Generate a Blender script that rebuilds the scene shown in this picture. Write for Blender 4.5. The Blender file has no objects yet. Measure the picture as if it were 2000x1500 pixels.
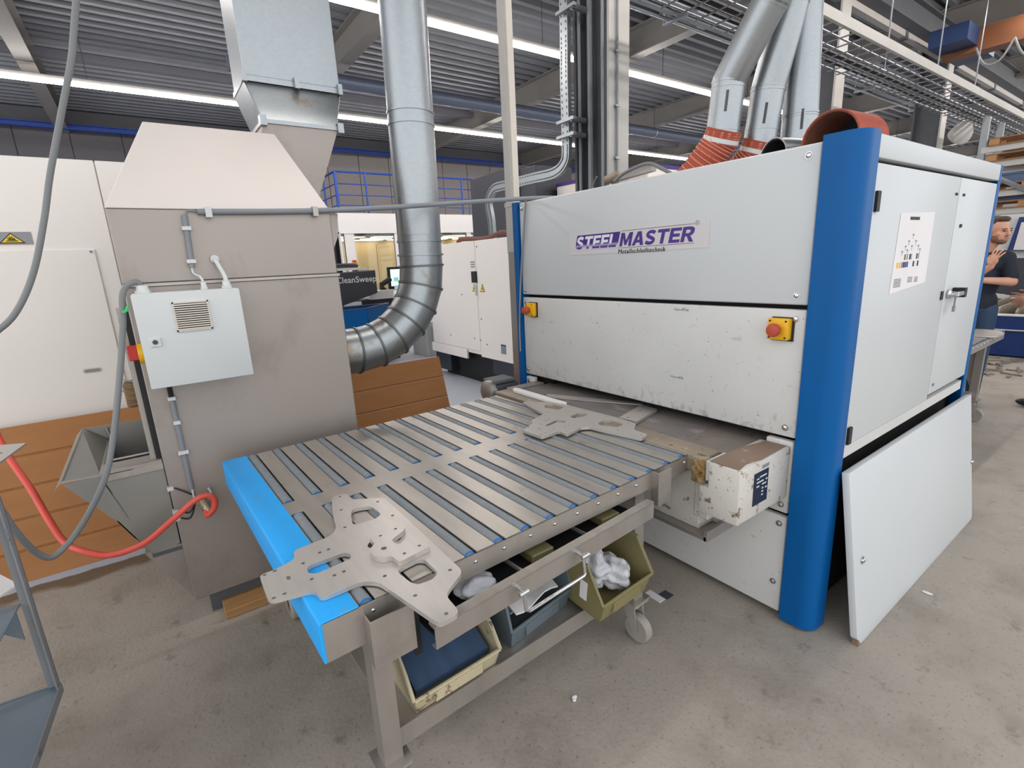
import bpy, bmesh, math, random
from mathutils import Vector, Matrix
from mathutils.geometry import tessellate_polygon
random.seed(7)
SC = bpy.context.scene
COL = SC.collection

# ------------------------------------------------------------ camera
PX_F = 973.16
RIGHT = Vector((0.5859, 0.8090, -0.0476)).normalized()
FWD = Vector((-0.7932, 0.5604, -0.2387)).normalized()
UP = RIGHT.cross(FWD).normalized()
RIGHT = FWD.cross(UP).normalized()
CAM = Vector((0, 0, 1.6))
cd = bpy.data.cameras.new('camera')
cd.sensor_width = 36.0
cd.lens = PX_F / 2000 * 36
cd.clip_start = 0.05
cd.clip_end = 200
cam = bpy.data.objects.new('camera', cd)
COL.objects.link(cam)
cam.matrix_world = Matrix(((RIGHT.x, UP.x, -FWD.x, CAM.x), (RIGHT.y, UP.y, -FWD.y, CAM.y), (RIGHT.z, UP.z, -FWD.z, CAM.z), (0, 0, 0, 1)))
SC.camera = cam

# ------------------------------------------------------------ world, exposure
w = bpy.data.worlds.new('hall_air')
SC.world = w
w.use_nodes = True
w.node_tree.nodes['Background'].inputs[0].default_value = (0.95, 0.97, 1.0, 1)
w.node_tree.nodes['Background'].inputs[1].default_value = 1.9
SC.view_settings.view_transform = 'Standard'
SC.view_settings.look = 'None'
SC.view_settings.gamma = 1
SC.view_settings.use_curve_mapping = False
SC.view_settings.exposure = 0.0
LED_STRENGTH = 42.0
SC.cycles.max_bounces = 8
SC.cycles.diffuse_bounces = 4
SC.cycles.glossy_bounces = 4
SC.cycles.transparent_max_bounces = 12
SC.cycles.sample_clamp_indirect = 6
SC.cycles.caustics_reflective = False
SC.cycles.caustics_refractive = False

# ------------------------------------------------------------ point helpers (a pixel ray met with a real plane)
def ray(px, py):
    return RIGHT * ((px - 1000) / PX_F) + UP * ((750 - py) / PX_F) + FWD
def on_z(px, py, z):
    d = ray(px, py); return CAM + d * ((z - CAM.z) / d.z)
def on_x(px, py, x):
    d = ray(px, py); return CAM + d * ((x - CAM.x) / d.x)
def on_y(px, py, y):
    d = ray(px, py); return CAM + d * ((y - CAM.y) / d.y)

# ------------------------------------------------------------ materials
def lin(c):
    return tuple(((v / 255) / 12.92 if v / 255 <= 0.04045 else ((v / 255 + 0.055) / 1.055) ** 2.4) for v in c) + (1,)
def mat(name, rgb, rough=0.5, metal=0.0, var=0.06, vs=4.0, stretch=(1, 1, 1), bump=0.0, bs=60.0, spots=None, emit=0.0, rvar=0.0, spec=0.5, coat=0.0):
    m = bpy.data.materials.new(name)
    m.use_nodes = True
    nt = m.node_tree; N = nt.nodes; L = nt.links
    b = N['Principled BSDF']
    b.inputs['Roughness'].default_value = rough
    b.inputs['Metallic'].default_value = metal
    b.inputs['Specular IOR Level'].default_value = spec
    b.inputs['Coat Weight'].default_value = coat
    c = lin(rgb)
    tc = N.new('ShaderNodeTexCoord')
    mp = N.new('ShaderNodeMapping'); mp.inputs['Scale'].default_value = stretch
    L.new(tc.outputs['Object'], mp.inputs['Vector'])
    nz = N.new('ShaderNodeTexNoise'); nz.inputs['Scale'].default_value = vs; nz.inputs['Detail'].default_value = 6
    L.new(mp.outputs[0], nz.inputs['Vector'])
    rp = N.new('ShaderNodeValToRGB')
    rp.color_ramp.elements[0].position = 0.3; rp.color_ramp.elements[1].position = 0.7
    rp.color_ramp.elements[0].color = tuple(max(0, v * (1 - var)) for v in c[:3]) + (1,)
    rp.color_ramp.elements[1].color = tuple(min(1, v * (1 + var)) for v in c[:3]) + (1,)
    L.new(nz.outputs['Fac'], rp.inputs[0])
    out = rp.outputs[0]
    for sp in (spots or []):
        sc_, lo, hi, col, st = sp
        mp2 = N.new('ShaderNodeMapping'); mp2.inputs['Scale'].default_value = st
        L.new(tc.outputs['Object'], mp2.inputs['Vector'])
        n2 = N.new('ShaderNodeTexNoise'); n2.inputs['Scale'].default_value = sc_; n2.inputs['Detail'].default_value = 8; n2.inputs['Roughness'].default_value = 0.65
        L.new(mp2.outputs[0], n2.inputs['Vector'])
        r2 = N.new('ShaderNodeValToRGB'); r2.color_ramp.elements[0].position = lo; r2.color_ramp.elements[1].position = hi
        L.new(n2.outputs['Fac'], r2.inputs[0])
        mx = N.new('ShaderNodeMix'); mx.data_type = 'RGBA'
        L.new(r2.outputs[0], mx.inputs['Factor']); L.new(out, mx.inputs['A']); mx.inputs['B'].default_value = lin(col)
        out = mx.outputs['Result']
    L.new(out, b.inputs['Base Color'])
    if rvar:
        mr = N.new('ShaderNodeMapRange'); mr.inputs['To Min'].default_value = max(0.02, rough - rvar); mr.inputs['To Max'].default_value = min(1, rough + rvar)
        L.new(nz.outputs['Fac'], mr.inputs['Value']); L.new(mr.outputs[0], b.inputs['Roughness'])
    if bump:
        n3 = N.new('ShaderNodeTexNoise'); n3.inputs['Scale'].default_value = bs; n3.inputs['Detail'].default_value = 4
        L.new(mp.outputs[0], n3.inputs['Vector'])
        bp = N.new('ShaderNodeBump'); bp.inputs['Strength'].default_value = bump; bp.inputs['Distance'].default_value = 0.01
        L.new(n3.outputs['Fac'], bp.inputs['Height']); L.new(bp.outputs[0], b.inputs['Normal'])
    if emit:
        b.inputs['Emission Color'].default_value = c; b.inputs['Emission Strength'].default_value = emit
    return m
def spangle(name, rgb, rough=0.36, dirt=None):
    m = mat(name, rgb, rough, 0.85, 0.05, 3, rvar=0.06, spots=dirt)
    nt = m.node_tree; N = nt.nodes; L = nt.links; b = N['Principled BSDF']
    src = b.inputs['Base Color'].links[0].from_socket
    tc = [n for n in N if n.type == 'TEX_COORD'][0]
    v = N.new('ShaderNodeTexVoronoi'); v.inputs['Scale'].default_value = 70
    L.new(tc.outputs['Object'], v.inputs['Vector'])
    mr = N.new('ShaderNodeMapRange'); mr.inputs['To Min'].default_value = 0.95; mr.inputs['To Max'].default_value = 1.03
    L.new(v.outputs['Color'], mr.inputs['Value'])
    mx = N.new('ShaderNodeMix'); mx.data_type = 'RGBA'; mx.blend_type = 'MULTIPLY'; mx.inputs['Factor'].default_value = 1
    L.new(src, mx.inputs['A']); L.new(mr.outputs[0], mx.inputs['B'])
    L.new(mx.outputs['Result'], b.inputs['Base Color'])
    return m
def emitter(name, rgb, s):
    m = bpy.data.materials.new(name); m.use_nodes = True
    nt = m.node_tree; b = nt.nodes['Principled BSDF']
    b.inputs['Base Color'].default_value = (0.8, 0.8, 0.8, 1)
    b.inputs['Emission Color'].default_value = lin(rgb); b.inputs['Emission Strength'].default_value = s
    return m
def glass(name, tint=(235, 242, 240), refl=0.07):
    m = bpy.data.materials.new(name); m.use_nodes = True
    nt = m.node_tree; N = nt.nodes; L = nt.links
    N.remove(N['Principled BSDF'])
    t = N.new('ShaderNodeBsdfTransparent'); t.inputs[0].default_value = lin(tint)
    g = N.new('ShaderNodeBsdfGlossy'); g.inputs['Roughness'].default_value = 0.03
    f = N.new('ShaderNodeFresnel'); f.inputs[0].default_value = 1.45
    mx = N.new('ShaderNodeMixShader')
    L.new(f.outputs[0], mx.inputs[0]); L.new(t.outputs[0], mx.inputs[1]); L.new(g.outputs[0], mx.inputs[2])
    L.new(mx.outputs[0], N['Material Output'].inputs[0])
    return m

# ------------------------------------------------------------ mesh builder
class G:
    def __init__(s):
        s.v = []; s.f = []; s.mi = []; s.cur = 0
    def add(s, vs, fs):
        o = len(s.v); s.v += [Vector(p) for p in vs]
        for f in fs: s.f.append(tuple(i + o for i in f)); s.mi.append(s.cur)
        return s
    def box(s, lo, hi, M=None):
        x0, y0, z0 = lo; x1, y1, z1 = hi
        vs = [Vector(p) for p in ((x0, y0, z0), (x1, y0, z0), (x1, y1, z0), (x0, y1, z0), (x0, y0, z1), (x1, y0, z1), (x1, y1, z1), (x0, y1, z1))]
        if M: vs = [M @ p for p in vs]
        return s.add(vs, [(0, 3, 2, 1), (4, 5, 6, 7), (0, 1, 5, 4), (1, 2, 6, 5), (2, 3, 7, 6), (3, 0, 4, 7)])
    def hexa(s, a, b):      # two matching quads
        return s.add(list(a) + list(b), [(3, 2, 1, 0), (4, 5, 6, 7), (0, 1, 5, 4), (1, 2, 6, 5), (2, 3, 7, 6), (3, 0, 4, 7)])
    def quad_slab(s, q, t):  # q four points, t thickness vector
        t = Vector(t); q = [Vector(p) for p in q]
        return s.hexa(q, [p + t for p in q])
    def cyl(s, a, b, r, r2=None, seg=16, cap=True):
        a = Vector(a); b = Vector(b); r2 = r if r2 is None else r2
        d = (b - a).normalized(); u = d.orthogonal().normalized(); w_ = d.cross(u)
        vs = []
        for p, rr in ((a, r), (b, r2)):
            for i in range(seg):
                t = 2 * math.pi * i / seg; vs.append(p + u * (rr * math.cos(t)) + w_ * (rr * math.sin(t)))
        fs = [(i, (i + 1) % seg, seg + (i + 1) % seg, seg + i) for i in range(seg)]
        if cap: fs += [tuple(range(seg - 1, -1, -1)), tuple(range(seg, 2 * seg))]
        return s.add(vs, fs)
    def pipe(s, a, b, r, t=0.004, seg=24):   # open pipe with wall
        a = Vector(a); b = Vector(b); d = (b - a).normalized(); u = d.orthogonal().normalized(); w_ = d.cross(u)
        vs = []
        for p, rr in ((a, r), (b, r), (b, r - t), (a, r - t)):
            for i in range(seg):
                q = 2 * math.pi * i / seg; vs.append(p + u * (rr * math.cos(q)) + w_ * (rr * math.sin(q)))
        fs = []
        for k in range(4):
            k2 = (k + 1) % 4
            fs += [(k * seg + i, k * seg + (i + 1) % seg, k2 * seg + (i + 1) % seg, k2 * seg + i) for i in range(seg)]
        return s.add(vs, fs)
    def tube(s, pts, r, seg=10, smooth=0, cap=True, rf=None, closed=False):
        pts = [Vector(p) for p in pts]
        if smooth: pts = spline(pts, smooth, closed)
        n = len(pts); up = None; vs = []
        for i, p in enumerate(pts):
            if closed: d = (pts[(i + 1) % n] - pts[i - 1]).normalized()
            else: d = (pts[min(i + 1, n - 1)] - pts[max(i - 1, 0)]).normalized()
            if up is None: up = d.orthogonal().normalized()
            else: up = (up - d * up.dot(d)).normalized()
            w_ = d.cross(up)
            rr = rf(i / (n - 1)) * r if rf else r
            for k in range(seg):
                t = 2 * math.pi * k / seg; vs.append(p + up * (rr * math.cos(t)) + w_ * (rr * math.sin(t)))
        fs = []
        for i in range(n if closed else n - 1):
            j = (i + 1) % n
            fs += [(i * seg + k, i * seg + (k + 1) % seg, j * seg + (k + 1) % seg, j * seg + k) for k in range(seg)]
        if cap and not closed: fs += [tuple(range(seg - 1, -1, -1)), tuple(range((n - 1) * seg, n * seg))]
        return s.add(vs, fs)
    def prism(s, loops, t, z=None):   # loops of 3D points in one plane (outer first, then holes); t thickness vector
        t = Vector(t); loops = [[Vector(p) for p in l] for l in loops]
        flat = [p for l in loops for p in l]
        tri = tessellate_polygon(loops)
        n = len(flat); fs = []
        nrm = Vector((0, 0, 0))
        for a, b, c in tri: nrm += (flat[b] - flat[a]).cross(flat[c] - flat[a])
        fl = nrm.dot(t) > 0
        for a, b, c in tri:
            cr = (flat[b] - flat[a]).cross(flat[c] - flat[a]).dot(t) > 0
            fs.append((a, c, b) if cr else (a, b, c)); fs.append((a + n, b + n, c + n) if cr else (a + n, c + n, b + n))
        o = 0
        for l in loops:
            k = len(l)
            for i in range(k):
                j = (i + 1) % k; fs.append((o + i, o + j, o + j + n, o + i + n))
            o += k
        return s.add(flat + [p + t for p in flat], fs)
    def lathe(s, base, axis, prof, seg=20):   # prof list of (distance along axis, radius)
        base = Vector(base); d = Vector(axis).normalized(); u = d.orthogonal().normalized(); w_ = d.cross(u)
        vs = []
        for h, r in prof:
            for i in range(seg):
                t = 2 * math.pi * i / seg; vs.append(base + d * h + u * (r * math.cos(t)) + w_ * (r * math.sin(t)))
        n = len(prof); fs = []
        for k in range(n - 1):
            fs += [(k * seg + i, k * seg + (i + 1) % seg, (k + 1) * seg + (i + 1) % seg, (k + 1) * seg + i) for i in range(seg)]
        fs += [tuple(range(seg - 1, -1, -1)), tuple(range((n - 1) * seg, n * seg))]
        return s.add(vs, fs)
    def ball(s, c, r, nu=12, nv=8):
        c = Vector(c); rr = r if hasattr(r, '__len__') else (r, r, r)
        vs = [c + Vector((0, 0, -rr[2]))]
        for j in range(1, nv):
            a = -math.pi / 2 + math.pi * j / nv
            for i in range(nu):
                t = 2 * math.pi * i / nu; vs.append(c + Vector((rr[0] * math.cos(a) * math.cos(t), rr[1] * math.cos(a) * math.sin(t), rr[2] * math.sin(a))))
        vs.append(c + Vector((0, 0, rr[2])))
        fs = [(0, 1 + (i + 1) % nu, 1 + i) for i in range(nu)]
        for j in range(nv - 2):
            fs += [(1 + j * nu + i, 1 + j * nu + (i + 1) % nu, 1 + (j + 1) * nu + (i + 1) % nu, 1 + (j + 1) * nu + i) for i in range(nu)]
        l = len(vs) - 1
        fs += [(l, 1 + (nv - 2) * nu + i, 1 + (nv - 2) * nu + (i + 1) % nu) for i in range(nu)]
        return s.add(vs, fs)
    def xf(s, M):
        s.v = [M @ p for p in s.v]; return s

def spline(pts, k=6, closed=False):
    out = []; n = len(pts)
    rng = range(n) if closed else range(n - 1)
    for i in rng:
        if closed: p0, p1, p2, p3 = pts[i - 1], pts[i], pts[(i + 1) % n], pts[(i + 2) % n]
        else: p0, p1, p2, p3 = pts[max(i - 1, 0)], pts[i], pts[i + 1], pts[min(i + 2, n - 1)]
        for j in range(k):
            t = j / k
            out.append(0.5 * ((2 * p1) + (p2 - p0) * t + (2 * p0 - 5 * p1 + 4 * p2 - p3) * t * t + (3 * p1 - p0 - 3 * p2 + p3) * t ** 3))
    if not closed: out.append(pts[-1])
    return out
def rpoly(pts, r, n=4):     # round the corners of a flat polygon
    pts = [Vector(p) for p in pts]; out = []; k = len(pts)
    for i in range(k):
        a, b, c = pts[i - 1], pts[i], pts[(i + 1) % k]
        da, dc = a - b, c - b
        q = min(r, da.length * 0.45, dc.length * 0.45)
        p0 = b + da.normalized() * q; p1 = b + dc.normalized() * q
        for j in range(n + 1):
            t = j / n; out.append(p0 * (1 - t) ** 2 + b * 2 * t * (1 - t) + p1 * t * t)
    return out
def circ(c, r, n=8, ax=(1, 0, 0), ay=(0, 1, 0)):
    c = Vector(c); ax = Vector(ax); ay = Vector(ay)
    return [c + ax * (r * math.cos(2 * math.pi * i / n)) + ay * (r * math.sin(2 * math.pi * i / n)) for i in range(n)]

MW = {}
def tag(o, label=None, cat=None, group=None, kind=None):
    if label: o['label'] = label
    if cat: o['category'] = cat
    if group: o['group'] = group
    if kind: o['kind'] = kind
    return o
def mesh_of(g, name, mats, bevel=0.0, bseg=1, smooth=True, ang=35):
    me = bpy.data.meshes.new(name)
    me.from_pydata([tuple(p) for p in g.v], [], g.f)
    mats = mats if isinstance(mats, (list, tuple)) else [mats]
    for m in mats: me.materials.append(m)
    if len(mats) > 1: me.polygons.foreach_set('material_index', g.mi)
    if bevel:
        bm = bmesh.new(); bm.from_mesh(me)
        bmesh.ops.recalc_face_normals(bm, faces=bm.faces)
        es = [e for e in bm.edges if len(e.link_faces) == 2 and e.calc_face_angle(0) > math.radians(30)]
        bmesh.ops.bevel(bm, geom=es, offset=bevel, segments=bseg, affect='EDGES', profile=0.5, clamp_overlap=True)
        bm.to_mesh(me); bm.free()
    else:
        bm = bmesh.new(); bm.from_mesh(me); bmesh.ops.recalc_face_normals(bm, faces=bm.faces); bm.to_mesh(me); bm.free()
    if smooth:
        me.polygons.foreach_set('use_smooth', [True] * len(me.polygons))
        me.set_sharp_from_angle(angle=math.radians(ang))
    return me
def thing(name, label, cat, loc=(0, 0, 0), rz=0.0, group=None):
    o = bpy.data.objects.new(name, None); COL.objects.link(o)
    o.empty_display_size = 0.1
    o.location = loc; o.rotation_euler = (0, 0, rz)
    MW[o] = Matrix.Translation(Vector(loc)) @ Matrix.Rotation(rz, 4, 'Z')
    return tag(o, label, cat, group)
def part(g, name, mats, parent, bevel=0.0, bseg=1, smooth=True, local=False, label=None, ang=35, kind=None):
    M = MW[parent]
    if not local: g.xf(M.inverted())
    me = mesh_of(g, name, mats, bevel, bseg, smooth, ang)
    o = bpy.data.objects.new(name, me); COL.objects.link(o)
    o.parent = parent; MW[o] = M
    return tag(o, label, None, None, kind)
def solo(g, name, mats, label=None, cat=None, group=None, kind=None, bevel=0.0, bseg=1, smooth=True, ang=35, keep=False):
    if keep: org = Vector((0, 0, 0))
    else:
        xs = [p.x for p in g.v]; ys = [p.y for p in g.v]; zs = [p.z for p in g.v]
        org = Vector(((min(xs) + max(xs)) / 2, (min(ys) + max(ys)) / 2, min(zs)))
        g.xf(Matrix.Translation(-org))
    me = mesh_of(g, name, mats, bevel, bseg, smooth, ang)
    o = bpy.data.objects.new(name, me); COL.objects.link(o); o.location = org
    MW[o] = Matrix.Translation(org)
    return tag(o, label, cat, group, kind)
KIDS = {}
def copy_tree(o, parent=None):
    c = o.copy(); COL.objects.link(c)
    if parent: c.parent = parent
    for ch in list(o.children): copy_tree(ch, c)
    return c
def text(parent, name, s, size, m, org, xd, ud, shear=0.0, off=0.0, ext=0.0004, align='LEFT', sx=1.0, space=1.0, sub=None):
    cu = bpy.data.curves.new(name, 'FONT'); cu.body = s; cu.size = size; cu.shear = shear; cu.offset = off; cu.extrude = ext; cu.align_x = align; cu.space_character = space
    cu.resolution_u = 3
    t = bpy.data.objects.new(name, cu)
    me = bpy.data.meshes.new_from_object(t)
    bpy.data.objects.remove(t); bpy.data.curves.remove(cu)
    xd = Vector(xd).normalized(); ud = Vector(ud).normalized(); nd = xd.cross(ud)
    M = Matrix(((xd.x * sx, ud.x, nd.x, org[0]), (xd.y * sx, ud.y, nd.y, org[1]), (xd.z * sx, ud.z, nd.z, org[2]), (0, 0, 0, 1)))
    me.transform(MW[parent].inverted() @ M)
    me.materials.clear(); me.materials.append(m)
    o = bpy.data.objects.new(name, me); COL.objects.link(o); o.parent = parent; MW[o] = MW[parent]
    return o
X, Y, Z = Vector((1, 0, 0)), Vector((0, 1, 0)), Vector((0, 0, 1))

# ------------------------------------------------------------ material library
m_white = mat('white_paint', (196, 199, 200), 0.42, var=0.02, vs=2, spots=[(26, 0.70, 0.74, (150, 140, 130), (1, 1, 1))])
m_worn = mat('worn_white_paint', (203, 202, 199), 0.45, var=0.04, vs=3, spots=[(9, 0.62, 0.78, (160, 150, 140), (1, 1, 2.5)), (60, 0.66, 0.69, (92, 78, 64), (1, 1, 1))])
def scuffed():
    m = mat('scuffed_white_paint', (203, 202, 199), 0.45, var=0.04, vs=3, spots=[(9, 0.62, 0.78, (170, 162, 152), (1, 1, 2.5)), (60, 0.66, 0.69, (92, 78, 64), (1, 1, 1))])
    nt = m.node_tree; N = nt.nodes; L = nt.links; b = N['Principled BSDF']; src = b.inputs['Base Color'].links[0].from_socket
    tc = [n for n in N if n.type == 'TEX_COORD'][0]
    sx = N.new('ShaderNodeSeparateXYZ'); L.new(tc.outputs['Object'], sx.inputs[0])
    mp = N.new('ShaderNodeMapping'); mp.inputs['Scale'].default_value = (3.5, 1, 2.4); L.new(tc.outputs['Object'], mp.inputs['Vector'])
    nz = N.new('ShaderNodeTexNoise'); nz.inputs['Scale'].default_value = 7; nz.inputs['Detail'].default_value = 9; nz.inputs['Roughness'].default_value = .7; L.new(mp.outputs[0], nz.inputs['Vector'])
    mr = N.new('ShaderNodeMapRange'); mr.inputs['From Min'].default_value = .97; mr.inputs['From Max'].default_value = .85; mr.inputs['To Min'].default_value = 0; mr.inputs['To Max'].default_value = .15; L.new(sx.outputs['Z'], mr.inputs['Value'])
    ad = N.new('ShaderNodeMath'); ad.operation = 'ADD'; L.new(mr.outputs[0], ad.inputs[0]); L.new(nz.outputs['Fac'], ad.inputs[1])
    rp = N.new('ShaderNodeValToRGB'); rp.color_ramp.elements[0].position = .62; rp.color_ramp.elements[1].position = .92; L.new(ad.outputs[0], rp.inputs[0])
    mx = N.new('ShaderNodeMix'); mx.data_type = 'RGBA'; L.new(rp.outputs[0], mx.inputs['Factor']); L.new(src, mx.inputs['A']); mx.inputs['B'].default_value = lin((122, 112, 100)); L.new(mx.outputs['Result'], b.inputs['Base Color'])
    return m
m_scuff = scuffed()
def grad(name, c0, z0, c1, z1):
    m = mat(name, c0, 0.5, var=0.0); nt = m.node_tree; N = nt.nodes; L = nt.links; b = N['Principled BSDF']
    tc = [n for n in N if n.type == 'TEX_COORD'][0]; sx = N.new('ShaderNodeSeparateXYZ'); L.new(tc.outputs['Object'], sx.inputs[0])
    mr = N.new('ShaderNodeMapRange'); mr.inputs['From Min'].default_value = z0; mr.inputs['From Max'].default_value = z1; L.new(sx.outputs['Z'], mr.inputs['Value'])
    mx = N.new('ShaderNodeMix'); mx.data_type = 'RGBA'; L.new(mr.outputs[0], mx.inputs['Factor']); mx.inputs['A'].default_value = lin(c0); mx.inputs['B'].default_value = lin(c1); L.new(mx.outputs['Result'], b.inputs['Base Color'])
    return m
m_gblock = grad('logo_block_ink', (204, 196, 214), 1.654, (62, 36, 122), 1.674)
m_gletter = grad('logo_letter_ink', (72, 46, 130), 1.655, (226, 222, 228), 1.673)
m_bright = mat('polished_steel', (238, 236, 234), 0.4, 0.1, var=0.02)
m_dirty = mat('chipped_dirty_paint', (196, 192, 184), 0.5, var=0.08, vs=6, spots=[(22, 0.60, 0.66, (120, 96, 74), (1, 1, 1)), (70, 0.63, 0.66, (84, 64, 48), (1, 1, 1))])
m_rubbed = mat('rubbed_brown_steel', (142, 118, 100), 0.42, 0.3, var=0.14, vs=7, spots=[(11, 0.60, 0.68, (196, 188, 176), (1, 1, 1))])
m_blue = mat('machine_blue_paint', (0, 86, 150), 0.42, var=0.05, vs=3, stretch=(3, 3, 0.6), spots=[(18, 0.74, 0.80, (30, 96, 146), (1, 1, 0.5))], spec=0.2)
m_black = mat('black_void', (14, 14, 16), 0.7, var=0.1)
m_rubber = mat('black_rubber', (28, 28, 30), 0.6, var=0.1)
m_steel = mat('brushed_stainless', (172, 165, 158), 0.42, 0.72, var=0.08, vs=3, stretch=(1, 4, 1), rvar=0.07, spots=[(5, 0.58, 0.8, (148, 140, 132), (1, 1, 1))])
m_sheet = mat('table_stainless', (178, 172, 164), 0.36, 0.75, var=0.09, vs=5, stretch=(1, 5, 1), rvar=0.08, spots=[(8, 0.62, 0.75, (138, 128, 118), (1, 1, 1))])
m_cut = mat('ground_steel_plate', (196, 190, 184), 0.38, 0.6, var=0.05, vs=6, stretch=(1, 7, 1), rvar=0.05)
m_cab = mat('cabinet_stainless', (160, 151, 144), 0.44, 0.55, var=0.05, vs=2, stretch=(1, 1, 0.4), rvar=0.05, spots=[(3, 0.55, 0.85, (134, 122, 114), (1, 1, 0.7))])
m_hood = mat('hood_cream_paint', (212, 203, 196), 0.5, var=0.02, vs=2, spots=[(24, 0.71, 0.73, (150, 130, 116), (1, 1, 1))])
m_galv = spangle('galvanised_sheet', (158, 163, 166))
m_galv_d = spangle('dusty_galvanised_sheet', (152, 157, 159), 0.36, dirt=[(5, 0.56, 0.68, (138, 126, 112), (1, 1, 1))])
m_chrome = mat('bolt_chrome', (200, 200, 200), 0.25, 1.0, var=0.03)
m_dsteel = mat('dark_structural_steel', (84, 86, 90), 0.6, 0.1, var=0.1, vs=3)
m_beam = mat('beam_grey_paint', (124, 120, 116), 0.6, var=0.06, vs=2)
m_roof = mat('roof_deck_grey', (116, 118, 124), 0.5, 0.1, var=0.06, vs=2)
m_wallp = mat('cladding_grey', (148, 142, 140), 0.6, var=0.04, vs=2)
m_walld = mat('wall_dark_grey', (92, 92, 98), 0.6, var=0.05, vs=2)
m_card = mat('cardboard', (166, 114, 68), 0.8, var=0.06, vs=3, stretch=(1, 1, 6), bump=0.08, bs=120)
m_card_e = mat('cardboard_edge', (150, 100, 56), 0.85, var=0.1, vs=30)
m_laser = mat('cream_machine_paint', (240, 233, 226), 0.4, var=0.012, vs=2)
m_lgrey = mat('light_grey_plastic', (206, 208, 206), 0.4, var=0.02)
m_box = mat('enclosure_grey', (202, 205, 203), 0.4, var=0.015)
m_vent = mat('vent_cream_plastic', (214, 206, 194), 0.45, var=0.02)
m_grey = mat('grey_conduit', (128, 133, 138), 0.5, var=0.04)
m_cable = mat('grey_cable', (120, 122, 122), 0.5, var=0.05)
m_red = mat('red_plastic', (190, 40, 32), 0.4, var=0.03)
m_hose = mat('red_air_hose', (218, 84, 70), 0.38, var=0.05, vs=10)
m_button = mat('faded_red_button', (178, 72, 52), 0.5, var=0.05)
m_yellow = mat('safety_yellow', (232, 176, 12), 0.42, var=0.03)
m_yellow2 = mat('sign_yellow', (240, 205, 20), 0.45, var=0.02)
m_ink = mat('black_ink', (24, 24, 26), 0.6, var=0.02)
m_purple = mat('purple_ink', (70, 42, 128), 0.5, var=0.02)
m_lilac = mat('lilac_ink', (196, 186, 212), 0.5, var=0.02)
m_decal = mat('decal_pink_white', (204, 199, 199), 0.45, var=0.02)
m_paper = mat('paper_white', (226, 222, 222), 0.7, var=0.02)
m_btape = mat('bright_blue_plastic', (24, 158, 232), 0.5, var=0.05, vs=4, spots=[(6, 0.60, 0.72, (110, 146, 166), (1, 1, 1)), (40, 0.68, 0.72, (90, 120, 140), (1, 1, 1))])
m_bcap = mat('blue_roller_cap', (28, 110, 186), 0.45, var=0.03)
m_roller = mat('grey_roller', (120, 126, 130), 0.5, var=0.06, vs=20, spots=[(30, 0.60, 0.72, (146, 150, 152), (1, 1, 1))])
m_belt = mat('worn_grinding_belt', (112, 106, 102), 0.55, var=0.14, vs=3, stretch=(1, 3, 1), spots=[(4, 0.56, 0.72, (150, 146, 142), (1, 2.5, 1))])
m_nose = mat('dirty_nosing', (146, 132, 116), 0.55, 0.2, var=0.14, vs=8, spots=[(16, 0.60, 0.66, (102, 78, 54), (1, 1, 1)), (24, 0.64, 0.7, (196, 184, 172), (2, 1, 1))])
m_grease = mat('yellow_grease', (150, 138, 118), 0.4, var=0.2, vs=22, spots=[(24, 0.44, 0.56, (128, 94, 36), (1, 1, 1)), (40, 0.60, 0.64, (70, 52, 34), (1, 1, 1))])
m_plate = mat('navy_type_plate', (24, 34, 54), 0.4, var=0.03)
m_orange = mat('orange_hose_fabric', (160, 70, 48), 0.7, var=0.12, vs=14)
m_wire = mat('pale_hose_wire', (206, 136, 112), 0.6, var=0.04)
m_brown = mat('brown_hose_lining', (112, 70, 56), 0.7, var=0.12, vs=10, stretch=(8, 8, 1))
m_railb = mat('railing_blue', (22, 64, 150), 0.4, var=0.04)
m_wood = mat('pine_wood', (164, 122, 78), 0.7, var=0.12, vs=5, stretch=(8, 1, 8))
m_wood_d = mat('aged_pallet_wood', (134, 98, 66), 0.8, var=0.15, vs=5, stretch=(1, 8, 8))
m_office = mat('office_white', (218, 215, 213), 0.5, var=0.01)
m_veneer = mat('office_veneer', (214, 180, 136), 0.5, var=0.05, vs=2, stretch=(1, 6, 0.5))
m_glass = glass('office_glass')
m_led = emitter('led_tube', (255, 248, 243), LED_STRENGTH)
m_panel_l = emitter('office_panel_light', (255, 244, 224), 5.0)
m_screen = emitter('screen_glow', (190, 232, 226), 1.0)
m_charc = mat('charcoal_panel', (44, 46, 54), 0.4, var=0.03)
m_bluegrey = mat('blue_grey_sheet', (124, 138, 150), 0.5, 0.4, var=0.12, vs=3, spots=[(5, 0.5, 0.8, (150, 146, 142), (1, 1, 1))])
m_cart = mat('cart_grey_steel', (146, 148, 150), 0.5, 0.3, var=0.1, vs=6, spots=[(10, 0.62, 0.7, (98, 88, 80), (1, 1, 1))])
m_beige = mat('beige_bin_plastic', (178, 167, 138), 0.5, var=0.08, vs=6, spots=[(14, 0.58, 0.64, (96, 78, 56), (1, 1, 1))])
m_olive = mat('olive_bin_plastic', (126, 118, 80), 0.5, var=0.06, vs=5)
m_gbin = mat('slate_bin_plastic', (92, 104, 110), 0.35, var=0.1, vs=5)
m_film = mat('dark_blue_film', (64, 82, 108), 0.32, var=0.16, vs=4, stretch=(1, 6, 1))
m_bag = mat('clear_bag_plastic', (214, 214, 218), 0.12, var=0.12, vs=12, bump=1.0, bs=26)
_nt = m_bag.node_tree; _tr = _nt.nodes.new('ShaderNodeBsdfTransparent'); _mx = _nt.nodes.new('ShaderNodeMixShader'); _mx.inputs[0].default_value = 0.22
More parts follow.
